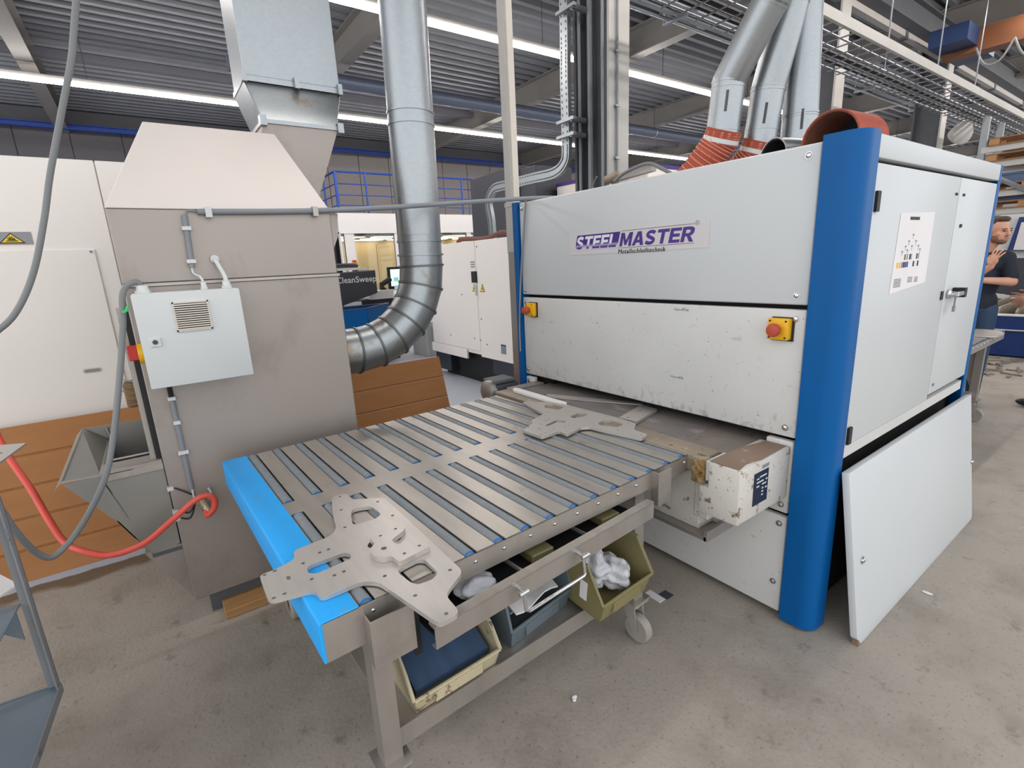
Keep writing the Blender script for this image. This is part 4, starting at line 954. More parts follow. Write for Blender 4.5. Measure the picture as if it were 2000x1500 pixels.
# ============================================================ hanging cables and red hose
def cable(name, label, cat, pts, r, m, extra=None):
    t = thing(name, label, cat, tuple(pts[-1])); g = G(); g.tube(pts, r, 10, 8); part(g, 'jacket', m, t, ang=80); return t
c0h = on_x(149, 0, -2.25)
c1 = [on_x(*p, -2.25) for p in ((140, 110), (120, 220), (98, 340), (86, 430), (66, 530), (36, 602), (0, 642), (-60, 672))] + [Vector((-2.35, -.75, 1.46)), Vector((-2.7, -1.1, 1.6)), Vector((-3.6, -1.3, 2.0)), Vector((-3.97, -1.3, 2.1))]
cable('hanging_cable', 'thick grey cable hanging from the roof at the left edge', 'cable', [c0h + (c0h - c1[0]).normalized() * 3.6, c0h + (c0h - c1[0]).normalized() * 1.2, c0h] + c1, .0095, m_cable)
q1 = [Vector((-2.50, -.012, 1.57)), Vector((-2.495, -.03, 1.592)), Vector((-2.49, -.075, 1.555))] + [on_x(px, py, xx) for px, py, xx in ((240, 635, -2.46), (235, 720, -2.44), (222, 850, -2.42), (206, 930, -2.4), (180, 990, -2.4), (150, 1040, -2.4), (120, 1075, -2.38), (97, 1089, -2.36), (72, 1080, -2.34), (40, 1050, -2.3), (8, 1005, -2.27), (-30, 940, -2.24), (-60, 860, -2.2))] + [Vector((-2.15, -.80, .98)), Vector((-2.3, -1.0, .7)), Vector((-2.5, -1.2, .2)), Vector((-2.6, -1.4, .015))]
t = cable('power_cable', 'grey power cable looping from the control box down to the left', 'cable', q1, .011, m_cable)
g = G(); g.tube([on_x(240, 610, -2.44), on_x(247, 606, -2.45), on_x(250, 598, -2.46)], .006, 6, 4); part(g, 'green_tie', mat('tie_green', (70, 190, 110), .5), t)
h1 = [Vector((-3.97, -1.0, 1.3)), Vector((-3.6, -.98, 1.32))] + [on_x(px, py, xx) for px, py, xx in ((-40, 800, -3.1), (0, 862, -3.0), (22, 900, -2.95), (60, 955, -2.85), (95, 1015, -2.75), (125, 1058, -2.68), (160, 1076, -2.6), (215, 1084, -2.56), (280, 1062, -2.52), (335, 1017, -2.5), (380, 978, -2.5), (403, 968, -2.5), (418, 975, -2.5), (418, 993, -2.5), (405, 1006, -2.51))] + [Vector((-2.535, .045, .565))]
t = cable('air_hose', 'red air hose drooping from the left edge to a fitting on the dust cabinet', 'hose', h1, .0135, m_hose)
g = G(); d = (h1[-1] - h1[-2]).normalized(); g.cyl(h1[-1] - d * .005, h1[-1] + d * .025, .016, seg=12); part(g, 'ferrule', m_chrome, t)
# ============================================================ ROLLER TABLE (local: x right edge +.68, y from 0 to 1.50, top z .8)
def make_table(loc, rz, label):
    t = thing('roller_table', label, 'table', loc, rz)
    W0, W1, Ln, TZ = -.675, .672, 1.50, .80
    ry = [.115 + .1027 * i for i in range(14)]; hw = .021
    # top sheet with slots
    g = G(); ys = [.085] 
    cols = [(W0, -.64, 0), (-.64, -.045, 1), (-.045, .06, 0), (.06, .655, 1), (.655, W1, 0)]
    ylist = [.076] + [v for y in ry for v in (y - hw, y + hw)] + [Ln]
    for i in range(len(ylist) - 1):
        y0, y1 = ylist[i], ylist[i + 1]; slot = i % 2 == 1
        for x0, x1, sl in ((W0, -.045, 1), (-.045, .06, 0), (.06, W1, 1)):
            if slot and sl: continue
            g.add([(x0, y0, TZ), (x1, y0, TZ), (x1, y1, TZ), (x0, y1, TZ)], [(0, 1, 2, 3)])
            for (a, b) in (((x0, y0), (x1, y0)), ((x1, y0), (x1, y1)), ((x1, y1), (x0, y1)), ((x0, y1), (x0, y0))):
                g.add([(a[0], a[1], TZ), (b[0], b[1], TZ), (b[0], b[1], TZ - .006), (a[0], a[1], TZ - .006)], [(0, 1, 2, 3)])
    part(g, 'top_sheet', m_sheet, t, local=True)
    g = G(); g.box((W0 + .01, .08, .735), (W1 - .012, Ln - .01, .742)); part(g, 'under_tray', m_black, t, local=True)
    # side aprons with roller notches, plus end aprons
    for xs, name in ((W1, 'apron'), (W0, 'apron')):
        sgn = 1 if xs > 0 else -1
        g = G(); lp = [(0.0, .728), (Ln, .728), (Ln, TZ - .001)]
        for y in reversed(ry): lp += [(y + hw, TZ - .001), (y + hw, TZ - .007), (y - hw, TZ - .007), (y - hw, TZ - .001)]
        lp += [(0.0, TZ - .001)]
        g.prism([[Vector((xs, y, z)) for y, z in lp]], (-sgn * .004, 0, 0)); ap = part(g, name, m_steel, t, local=True)
        if sgn > 0:
            for y in ry:
                g = G(); g.lathe((xs, y + .012, .772), (1, 0, 0), [(0, .0065), (.002, .0065), (.005, .0045), (.006, .002)], 8); part(g, 'bolt', m_chrome, ap, local=True)
    g = G(); g.box((W0, Ln - .003, .728), (W1, Ln, TZ)); part(g, 'end_plate', m_steel, t, local=True)
    # blue end strip folded over the near edge
    g = G(); g.prism([[Vector((W0 - .004, y, z)) for y, z in ((.092, TZ + .002), (.092, TZ - .002), (0.004, TZ - .003), (.003, .69), (-.004, .69), (-.005, TZ - .006), (-.001, TZ + .002))]], (W1 - W0 + .008, 0, 0)); part(g, 'blue_end_strip', m_btape, t, local=True, bevel=.0015)
    g = G(); g.box((W1 - .001, -.002, .69), (W1 + .003, .16, TZ - .004)); part(g, 'corner_plate', m_steel, t, local=True)
    # rollers
    proto = None
    for y in ry:
        for x0, x1 in ((-.668, -.052), (.067, .664)):
            if proto is None or True:
                key = (x0,)
                if key not in protos:
                    g = G(); g.cyl((x0 + .005, 0, 0), (x1 - .005, 0, 0), .0205, seg=18); g.cyl((x0 + .001, 0, 0), (x1 - .001, 0, 0), .0165, seg=14); me = mesh_of(g, 'roller', m_roller)
                    g1 = G(); g1.pipe((x0, 0, 0), (x0 + .005, 0, 0), .0203, .0035, 18); m1 = mesh_of(g1, 'roller_cap', m_bcap)
                    g2 = G(); g2.pipe((x1 - .005, 0, 0), (x1, 0, 0), .0203, .0035, 18); m2 = mesh_of(g2, 'roller_cap', m_bcap)
                    protos[key] = (me, m1, m2)
                me, m1, m2 = protos[key]
                o = bpy.data.objects.new('roller', me); COL.objects.link(o); o.parent = t; o.location = (0, y, TZ - .0165); MW[o] = MW[t]
                for mm in (m1, m2):
                    c = bpy.data.objects.new('roller_cap', mm); COL.objects.link(c); c.parent = o
    # legs
    for x, y in ((.575, .155), (.585, 1.255), (-.575, .155), (-.575, 1.255)):
        g = G(); g.box((x - .028, y - .028, .18), (x + .028, y + .028, .735)); g.box((x - .05, y - .05, .192), (x + .05, y + .05, .202))
        if x > 0 or True:
            sx = 1 if x < 0 else -1
        lg_ = part(g, 'leg', m_steel, t, local=True)
        g = G(); g.prism([[Vector((x + sx * .028, y - .004, .30)), Vector((x + sx * .20, y - .004, .70)), Vector((x + sx * .028, y - .004, .70))]], (0, .008, 0)); part(g, 'gusset', m_steel, lg_, local=True)
        # caster
        g = G(); g.box((x - .045, y - .045, .178), (x + .045, y + .045, .19)); g.cyl((x, y, .155), (x, y, .178), .03); 
        dx = .03
        for s_ in (-.026, .026): g.prism([[Vector((x - .03, y + s_ - .002, .16)), Vector((x + .03, y + s_ - .002, .16)), Vector((x + dx + .015, y + s_ - .002, .05)), Vector((x + dx - .015, y + s_ - .002, .05))]], (0, .004, 0))
        cs = part(g, 'caster_fork', m_caster, t, local=True)
        g = G(); g.lathe((x + dx, y - .02, .0625), (0, 1, 0), [(0, .038), (0, .056), (.006, .062), (.034, .062), (.04, .056), (.04, .038), (.034, .034), (.034, .012), (.044, .012), (.044, .003)], 24); part(g, 'caster_wheel', m_caster, cs, local=True)
    for y in (.155, 1.255):
        g = G(); g.box((-.55, y - .02, .66), (.55, y + .02, .72)); part(g, 'cross_bar', m_steel, t, local=True)
    for x in (.56, -.56):
        g = G(); g.box((x - .02, .18, .225), (x + .02, 1.23, .275)); part(g, 'long_bar', m_steel, t, local=True)
    return t
protos = {}
RZ_T = math.radians(2.1)
TB = make_table((-1.765, .165, 0), RZ_T, 'stainless roller table with a bright blue end strip in the foreground')
# lower shelf sheet, pull-out frame, brackets and handle (part of the near table)
g = G(); g.box((-.56, .185, .278), (.585, 1.225, .284)); part(g, 'lower_shelf', m_steel, TB, local=True)
g = G(); g.box((.585, .185, .222), (.591, 1.225, .290)); part(g, 'shelf_lip', m_steel, TB, local=True)
for y0, y1, x, z0, z1 in ((.10, .215, .712, .638, .772), (1.245, 1.325, .702, .665, .800)):
    g = G(); g.box((x, y0, z0), (x + .004, y1, z1)); g.box((.672, y0, z0), (x, y0 + .004, z1)); part(g, 'bracket_plate', m_steel, TB, local=True)
g = G(); g.box((.45, .215, .60), (.70, .235, .73)); part(g, 'slide_housing', m_black, TB, local=True)
r0, r1 = Vector((-1.003, .435, 0)), Vector((-1.078, 1.375, 0)); dr = (r1 - r0).normalized(); nr = Vector((dr.y, -dr.x, 0))
def railbox(g, u0, u1, n0, n1, z0, z1):
    q = [r0 + dr * u0 + nr * n0, r0 + dr * u0 + nr * n1, r0 + dr * u1 + nr * n1, r0 + dr * u1 + nr * n0]
    g.hexa([p + Z * z0 for p in q], [p + Z * z1 for p in q]); return g
L_ = (r1 - r0).length
g = G(); railbox(g, 0, L_, -.003, 0, .652, .712); railbox(g, 0, L_, -.022, -.003, .709, .713); railbox(g, 0, L_, -.02, -.003, .652, .655); dw = part(g, 'drawer_rail', m_steel, TB)
g = G(); railbox(g, 0, L_, -.03, -.0, .7105, .717); part(g, 'drawer_edge', m_sheet, TB)
g = G(); railbox(g, .02, L_ - .02, -.75, -.03, .652, .656); part(g, 'drawer_tray', m_black, TB)
for u in (.02, .33, .62): g = G(); railbox(g, u, u + .008, -.4, -.01, .69, .70); part(g, 'drawer_divider', m_steel, TB)
ha = r0 + dr * .275 + Z * .695; hb_ = r0 + dr * .525 + Z * .695
g = G(); g.cyl(ha - nr * .0, ha + nr * .03 , .007); g.cyl(hb_, hb_ + nr * .03, .007)
g.tube([ha + nr * .03 - dr * .02, ha + nr * .03 + dr * .012], .007, 8); g.tube([hb_ + nr * .03 - dr * .012, hb_ + nr * .03 + dr * .02], .007, 8)
part(g, 'handle_pins', m_chrome, dw)
g = G(); g.tube([ha + nr * .026, ha + nr * .034 - Z * .058, ha + nr * .036 - Z * .064 + dr * .01, hb_ + nr * .036 - Z * .064 - dr * .01, hb_ + nr * .034 - Z * .058, hb_ + nr * .026], .0055, 8); part(g, 'handle', m_chrome, dw)
# things in the drawer
rs = random.Random(5)
def crumple(c, s, seed, n=48, m=28):
    r_ = random.Random(seed); g = G(); g.ball(c, s, n, m)
    c = Vector(c)
    for i, p in enumerate(g.v):
        d = p - c; f = 1 + .16 * math.sin(d.x * 90 + seed) * math.cos(d.y * 80) + .09 * math.sin(d.z * 150 + d.x * 120 + seed) + .06 * abs(math.sin(d.y * 210 - d.z * 160)) + r_.uniform(-.02, .02); g.v[i] = c + Vector((d.x * f, d.y * f, d.z * f * .9))
    return g
p = on_z(925, 1140, .685); solo(crumple(p, (.05, .06, .024), 2), 'plastic_bag', m_bag, 'crumpled clear plastic film in the drawer behind the tip of the front steel plate', 'bag', ang=179)
p = on_z(1058, 1077, .685); g = G(); g.box((p.x - .09, p.y - .045, .658), (p.x + .01, p.y + .045, .69)); solo(g, 'yellow_pad', m_olive, 'olive yellow block in the table drawer above the grey bin', 'pad', bevel=.004)
p = on_z(1190, 1008, .685); g = G(); g.box((p.x - .09, p.y - .045, .658), (p.x + .01, p.y + .045, .69)); solo(g, 'yellow_pad', m_olive, 'olive yellow block in the drawer near the machine end of the table', 'pad', bevel=.004)
# ------------------------------------------------------------ storage bins
def storage_bin(label, loc, rz, L, W, H, m, tilt=0.0, low=.45, group='storage bins under the table', stain=None, steep=False):
    # local: open front at +x, width along y
    t = thing('storage_bin', label, 'bin', loc, rz, group)
    R = Matrix.Rotation(tilt, 4, 'Y')
    th = .005
    def P(g): g.xf(R); return g
    w2 = W / 2; fx_ = L / 2; bx = -L / 2; hf = H * low
    sid = [(bx, 0), (fx_ - .02, 0), (fx_, hf), (fx_ - L * .10, H * .62), (fx_ - L * .28, H), (bx, H)]
    if steep: sid = [(bx, 0), (fx_ - .02, 0), (fx_, hf), (fx_ - .02, H * .9), (fx_ - .04, H), (bx, H)]
    for s_ in (-1, 1):
        g = G(); g.prism([[Vector((x, s_ * (w2 - (.012 if z < .01 else 0)), z)) for x, z in sid]], (0, -s_ * th, 0)); part(P(g), 'side_wall', m, t, local=True, bevel=.001)
        g = G(); pts = [Vector((x, s_ * (w2 + .002), z)) for x, z in (sid[2], sid[3], sid[4], sid[5])]; g.tube(pts, .0055, 6); part(P(g), 'rim', m, t, local=True)
    g = G(); g.box((bx, -w2 + .01, 0), (fx_ - .02, w2 - .01, th)); part(P(g), 'floor_plate', m, t, local=True)
    g = G(); g.box((bx, -w2, 0), (bx + th, w2, H)); part(P(g), 'back_wall', m, t, local=True)
    g = G(); g.hexa([Vector((fx_ - .02, -w2 + .01, 0)), Vector((fx_ - .02, w2 - .01, 0)), Vector((fx_ - .025, w2 - .01, 0)), Vector((fx_ - .025, -w2 + .01, 0))], [Vector((fx_, -w2, hf)), Vector((fx_, w2, hf)), Vector((fx_ - th, w2, hf)), Vector((fx_ - th, -w2, hf))]); part(P(g), 'front_lip', m, t, local=True)
    g = G(); g.tube([Vector((fx_, -w2, hf)), Vector((fx_, w2, hf))], .006, 6); part(P(g), 'rim', m, t, local=True)
    g = G(); g.box((fx_ - .012, -w2 * .55, hf * .25), (fx_ - .003, w2 * .55, hf * .8)); part(P(g), 'label_holder', stain or m, t, local=True)
    return t
b1 = storage_bin('beige storage bin with a dirt-worn front lip holding dark blue film', (-1.395, .575, .285), RZ_T, .42, .315, .205, m_beige, 0.0, .32)
g = G(); M = Matrix.Translation((-1.395, .575, .285)) @ Matrix.Rotation(RZ_T, 4, 'Z')
n_ = 10; vs = []
for j in range(n_ + 1):
    u = j / n_; x = -.17 + .34 * u; z = .175 - .115 * u + .02 * math.sin(u * 3.1)
    for s_ in (-1, 1): vs.append(M @ Vector((x, s_ * .135 + .02 * (1 - u) * 0, z)))
lo = [v - Vector((0, 0, .02)) for v in vs]
k0 = len(vs)
g.add(vs + lo, [(2 * j, 2 * j + 1, 2 * j + 3, 2 * j + 2) for j in range(n_)] + [(k0 + 2 * j, k0 + 2 * j + 2, k0 + 2 * j + 3, k0 + 2 * j + 1) for j in range(n_)] + [(2 * j, 2 * j + 2, k0 + 2 * j + 2, k0 + 2 * j) for j in range(n_)] + [(2 * j + 1, k0 + 2 * j + 1, k0 + 2 * j + 3, 2 * j + 3) for j in range(n_)] + [(0, k0, k0 + 1, 1), (2 * n_, 2 * n_ + 1, k0 + 2 * n_ + 1, k0 + 2 * n_)])
solo(g, 'film_roll', m_film, 'dark blue plastic film lying in the beige storage bin', 'film')
b2 = storage_bin('slate grey storage bin filled with crumpled white sheets between two other bins', (-1.415, .938, .285), .15, .36, .32, .19, m_gbin, 0.0, .42, steep=True)
rs = random.Random(9); M = Matrix.Translation((-1.405, .938, .285)) @ Matrix.Rotation(.15, 4, 'Z')
for i, lab in enumerate(('creased white paper sheet lying lowest in the slate grey bin', 'white paper sheet with a pen mark lying topmost in the slate grey bin')):
    g = G(); n_ = 6; vs = []
    for a in range(n_ + 1):
        for b in range(n_ + 1):
            u, v = a / n_ - .5, b / n_ - .5
            vs.append(M @ Vector((.03 * i - .02 + u * .27, v * .225, .115 + .022 * i - u * .05 + .012 * math.sin(u * 9 + v * 7 + i * 2))))
    k0 = len(vs); lo = [p - Vector((0, 0, .006)) for p in vs]
    m_ = n_ + 1
    fs = [(a * m_ + b, (a + 1) * m_ + b, (a + 1) * m_ + b + 1, a * m_ + b + 1) for a in range(n_) for b in range(n_)]
    fs += [tuple(k0 + q for q in reversed(f)) for f in fs]
    ed = [a * m_ for a in range(m_)]
    for a in range(n_):
        for p_, q_ in ((a * m_, (a + 1) * m_), (a * m_ + n_, (a + 1) * m_ + n_), (a, a + 1), (n_ * m_ + a, n_ * m_ + a + 1)): fs.append((p_, q_, k0 + q_, k0 + p_))
    g.add(vs + lo, fs); solo(g, 'paper_sheet', m_paper if i else m_lilac, lab, 'paper')
oc = Vector((-1.265, 1.262, .306))
b3 = storage_bin('olive storage bin tilted forward under the drawer rail full of clear bags', tuple(oc), .06, .31, .29, .215, m_olive, .10, .42)
M = Matrix.Translation(oc) @ Matrix.Rotation(.06, 4, 'Z') @ Matrix.Rotation(.10, 4, 'Y')
g = G(); g.box((.04, -.1475, .06), (.075, -.1455, .14), M); part(g, 'paper_label', m_paper, b3)
solo(crumple(M @ Vector((-.01, -.045, .12)), (.085, .055, .085), 4), 'plastic_bag', m_bag, 'upright clear plastic bag with white contents at the left in the olive bin', 'bag', ang=179)
solo(crumple(M @ Vector((.035, .035, .085)), (.08, .06, .065), 8), 'plastic_bag', m_bag, 'rounded clear plastic bag lying at the right in the olive bin', 'bag', ang=179)
# ------------------------------------------------------------ cut steel plates on the table
def pl_pts(zoom, ox, oy, sc, z): return [on_z(ox + x * sc, oy + y * sc, z) for x, y in zoom]
def plate(name, label, outer, holes, dots, ox, oy, sc, z, th, r=.02, dr_=.0055, big=None):
    lo = rpoly(pl_pts(outer, ox, oy, sc, z), r, 3); loops = [lo]
    for h in holes: loops.append(rpoly(pl_pts(h, ox, oy, sc, z), r * 1.2, 3))
    for d in dots: loops.append(circ(on_z(ox + d[0] * sc, oy + d[1] * sc, z), d[2] if len(d) > 2 else dr_, 8))
    g = G(); g.prism(loops, (0, 0, -th)); return solo(g, name, m_cut, label, 'plate', group='cut steel pieces', smooth=False)
o1 = [(36, 885), (62, 862), (190, 815), (360, 725), (352, 655), (385, 630), (530, 572), (690, 510), (748, 440), (715, 310), (700, 150), (840, 106), (885, 170), (1190, 150), (1925, 835), (1760, 1055), (1902, 1222), (1715, 1322), (1650, 1290), (1135, 935), (975, 932), (600, 1090), (545, 1005), (300, 1065), (118, 1115)]
h1_ = [[(470, 815), (500, 780), (820, 660), (885, 680), (880, 720), (560, 860), (485, 855)], [(880, 300), (900, 258), (1065, 226), (1165, 305), (1120, 345), (930, 402), (900, 395)], [(1296, 830), (1500, 725), (1565, 728), (1692, 845), (1650, 910), (1500, 962), (1440, 940)], [(1035, 595), (1060, 562), (1320, 492), (1362, 500), (1350, 545), (1110, 620), (1048, 622)]]
d1_ = [(780, 142), (1133, 190), (793, 265), (1270, 318), (828, 426), (675, 632), (593, 662), (438, 762), (175, 833), (80, 870), (520, 908), (730, 873), (818, 838), (1198, 880), (1480, 1062), (1770, 1230), (1805, 825), (265, 1045), (165, 1085), (300, 890), (305, 905)]
ZP = .815
plate('steel_plate', 'large laser-cut steel plate with slots overhanging the near corner of the table', o1, h1_, d1_, 500, 940, .21, ZP, .012)
o2 = [(1048, 522), (1330, 394), (1385, 415), (1378, 455), (1258, 545), (1295, 578), (1420, 582), (1628, 600), (1335, 752), (1252, 690), (1195, 712), (1120, 705), (1070, 670), (1058, 635), (1105, 575)]
plate('steel_bracket', 'small curved steel bracket lying on top of the large front plate', o2, [], [(1158, 506, .005), (1298, 442, .005), (1520, 598, .005), (1380, 670, .005), (1190, 622, .009)], 500, 940, .21, ZP + .0165, .016, r=.01)
o3 = [(135, 375), (205, 345), (330, 372), (560, 358), (780, 420), (1380, 572), (1612, 645), (1592, 728), (1772, 790), (1690, 842), (1655, 842), (1010, 692), (900, 700), (715, 792), (615, 750), (385, 825), (135, 735), (268, 645), (255, 605), (410, 520)]
h3 = [[(415, 425), (450, 398), (530, 396), (682, 436), (600, 472), (440, 440)], [(748, 555), (870, 505), (988, 522), (960, 552), (800, 577)], [(432, 672), (575, 602), (705, 615), (690, 637), (595, 625), (465, 682)], [(1112, 647), (1190, 602), (1290, 605), (1452, 657), (1372, 697), (1150, 668)]]
d3 = [(310, 420), (465, 495), (775, 430), (1250, 560), (1515, 637), (1380, 735), (1680, 792), (1068, 677), (480, 590), (435, 608), (380, 655), (210, 695), (545, 712), (690, 690), (738, 673), (435, 772), (380, 790), (350, 712), (372, 719)]
plate('steel_plate', 'laser-cut steel plate resting across the far rollers against the machine nosing', o3, h3, d3, 1000, 730, .15, .818, .012, r=.012, dr_=.0045)
plate('flat_steel_bar', 'short steel bar with two slots lying askew on the grinding belt', [(1392, 570), (1690, 396), (1895, 462), (1618, 625)], [[(1490, 565), (1540, 560), (1542, 570), (1492, 574)], [(1645, 483), (1695, 480), (1696, 489), (1647, 492)]], [], 1000, 730, .15, .812, .014, r=.006)
plate('flat_steel_bar', 'bright narrow steel bar lying along the left of the machine nosing', [(8, 200), (40, 180), (100, 190), (715, 372), (705, 390), (480, 350), (30, 215)], [], [(38, 197, .004)], 1000, 730, .15, .822, .014, r=.006).data.materials[0] = m_bright
plate('flat_steel_bar', 'long thin dull steel strip lying diagonally on the grinding belt', [(440, 275), (470, 262), (1705, 380), (1690, 398), (620, 318), (480, 295)], [], [], 1000, 730, .15, .803, .006, r=.006)
# ============================================================ galvanised post beside the machine's left end
t = thing('galvanised_post', 'slim galvanised cable post rising to the roof beside the left end of the machine', 'post', (-2.87, 2.12, 0))
g = G(); g.box((-2.915, 2.08, 0), (-2.83, 2.145, 1.80)); part(g, 'lower_section', mat('dull_zinc', (156, 150, 144), .45, .6, var=.06, spots=[(6, .58, .8, (132, 124, 116), (1, 1, .4))]), t, bevel=.002)
g = G(); g.box((-2.918, 2.077, 1.66), (-2.827, 2.148, 1.96)); part(g, 'cover', m_trunk, t, bevel=.002)
g = G(); g.box((-2.922, 2.073, 1.955), (-2.823, 2.152, 1.985)); part(g, 'joint_clip', m_trunk, t, bevel=.002)
g = G(); g.box((-2.915, 2.08, 1.98), (-2.845, 2.145, 6.05)); part(g, 'upper_section', m_trunk, t, bevel=.002)
g = G(); g.box((-2.845, 2.09, 1.98), (-2.828, 2.135, 6.05)); part(g, 'edge_channel', m_vent, t)
# ============================================================ white machine tool behind
CY = 3.42
t = thing('machine_tool', 'white machine tool cabinet on a black base standing behind the round elbow duct', 'machine', (-5.6, 4.2, 0))
g = G(); g.box((-6.75, CY + .02, .42), (-4.3, 4.6, 1.86)); part(g, 'carcass', m_laser, t)
for x0, x1 in ((-6.85, -5.515), (-5.505, -4.3)):
    g = G(); g.box((x0, CY, .47 if x0 < -6 else .40), (x1, CY + .03, 1.872)); part(g, 'door', m_laser, t, bevel=.004)
g = G(); g.box((-6.9, CY - .01, .33), (-5.86, CY + .02, .46)); part(g, 'kick_panel', m_laser, t, bevel=.003)
g = G(); g.box((-6.7, CY + .12, 0), (-4.3, 4.55, .42)); part(g, 'base', m_black, t)
g = G(); g.box((-6.8, CY - .0, .08), (-6.35, CY + .12, .33)); part(g, 'foot_block', m_charc, t)
g = G(); g.box((-5.3, CY + .04, .2), (-4.3, CY + .12, .42)); part(g, 'foot_block', m_charc, t)
def on_cnc(name, m, x0, x1, z0, z1, th=.006, par=None):
    g = G(); g.box((x0, CY - th, z0), (x1, CY, z1)); return part(g, name, m, par or t)
on_cnc('control_window', m_ink, -5.60, -5.49, 1.36, 1.50, .02)
for z in (1.55, 1.58, 1.61): on_cnc('label_print', m_grey, -5.62, -5.53, z, z + .014)
for cx in (-5.57, -5.38):
    g = G(); g.prism([[Vector((cx - .055, CY - .001, 1.245)), Vector((cx + .055, CY - .001, 1.245)), Vector((cx, CY - .001, 1.345))]], (0, -.003, 0)); wl = part(g, 'warning_label', m_ink, t)
    g = G(); g.prism([[Vector((cx - .044, CY - .004, 1.252)), Vector((cx + .044, CY - .004, 1.252)), Vector((cx, CY - .004, 1.332))]], (0, -.002, 0)); part(g, 'warning_triangle', m_yellow2, wl)
    g = G(); g.prism([[Vector((cx + a, CY - .0065, 1.255 + b)) for a, b in ((.008, .055), (-.012, .026), (0, .026), (-.006, .004), (.014, .034), (.002, .034))]], (0, -.001, 0)); part(g, 'bolt_symbol', m_ink, wl)
on_cnc('type_label', m_grey, -5.03, -4.93, .50, .60); on_cnc('type_label', m_blue, -5.03, -4.93, .60, .615, .007)
for x, z in ((-5.46, 1.80), (-5.9, 1.2), (-5.45, .9), (-5.5, .62), (-5.65, .63), (-6.3, .62), (-5.35, .58)):
    g = G(); g.cyl((x, CY - .004, z), (x, CY, z), .012, seg=8); part(g, 'screw', m_grey, t)
g = G(); g.box((-5.52, CY - .03, 1.20), (-5.50, CY, 1.33)); part(g, 'door_handle', m_lgrey, t)
g = G(); g.tube([(-6.4, 3.7, 1.87), (-6.2, 3.65, 1.93), (-5.6, 3.65, 1.90), (-5.2, 3.65, 1.95), (-4.9, 3.7, 1.87)], .03, 8, 5); part(g, 'cable_bundle', m_brown, t)
# dark housing and white housing towering behind
a = on_y(942, 352, 4.8); b = on_y(1032, 335, 4.8)
t = thing('dark_housing', 'dark grey tall housing behind the white machine tool and the galvanised post', 'machine', (-6.8, 5.2, 0))
g = G(); g.box((-7.75, 4.8, 0), (-7.05, 5.6, 2.98)); part(g, 'lower_housing', m_dbox, t, bevel=.01)
g = G(); g.box((-7.12, 4.75, 0), (-6.35, 5.6, 2.98)); part(g, 'tall_housing', m_dbox, t, bevel=.01)
g = G(); g.box((-6.42, 4.8, 0), (-5.95, 5.5, 2.92)); part(g, 'side_housing', m_dbox, t, bevel=.01)
t = thing('white_housing', 'white tall housing with a blue rim just visible over the grinding machine beside the column', 'machine', (-5.2, 5.6, 0))
g = G(); g.box((-5.85, 5.1, 0), (-4.2, 6.2, 2.62)); part(g, 'housing', m_laser, t, bevel=.01)
g = G(); g.box((-5.86, 5.09, 2.62), (-4.2, 6.2, 2.66)); part(g, 'rim', m_purple, t)
# perforated cable channel: drops from roof, bends, runs left, then down into the machine tool
yt = 4.05
pv = [on_y(1100, 30, yt), on_y(1101, 150, yt), on_y(1104, 285, yt), on_y(1100, 318, yt), on_y(1080, 338, yt), on_y(1040, 348, yt), on_y(985, 362, yt), on_y(962, 370, yt), on_y(952, 395, yt), on_y(957, 430, yt), on_y(960, 466, yt)]
pv = [Vector((pv[1].x, yt, 5.55))] + pv
t = thing('cable_channel', 'perforated galvanised cable channel bending from the column down to the white machine tool', 'cable tray', tuple(pv[-1]))
P = spline(pv, 4); g = G(); vs = []; n_ = len(P)
for i, p in enumerate(P):
    d = (P[min(i + 1, n_ - 1)] - P[max(i - 1, 0)]).normalized(); s_ = d.cross(Y).normalized()
    for u, v in ((-.06, 0), (.06, 0), (.06, .05), (-.06, .05)): vs.append(p + s_ * u + Y * v)
g.add(vs, [(4 * i + k, 4 * i + (k + 1) % 4, 4 * i + 4 + (k + 1) % 4, 4 * i + 4 + k) for i in range(n_ - 1) for k in range(4)] + [(0, 3, 2, 1), tuple(range(4 * n_ - 4, 4 * n_))]); part(g, 'channel', m_galv, t)
g = G()
for i in range(2, n_ - 1):
    for f in (0, .33, .66):
        p = P[i].lerp(P[i + 1] if i + 1 < n_ else P[i], f); d = (P[min(i + 1, n_ - 1)] - P[i - 1]).normalized(); s_ = d.cross(Y).normalized()
        for u in (-.035, .035): g.box((-.006, -.002, -.012), (.006, .001, .012), Matrix.Translation(p + s_ * u - Y * .0005) @ Z.rotation_difference(d).to_matrix().to_4x4())
part(g, 'slot_holes', m_dbox, t, kind='stuff')
for px, py in ((1118, 12), (1118, 232), (1118, 262)):
    c = on_y(px, py, 4.02); g = G(); g.box((c.x - .22, 3.98, c.z - .015), (c.x + .06, 4.02, c.z + .015)); g.cyl((c.x, 4.0, c.z), (c.x, 4.2, c.z), .03, seg=8); part(g, 'clamp', m_galv, t)
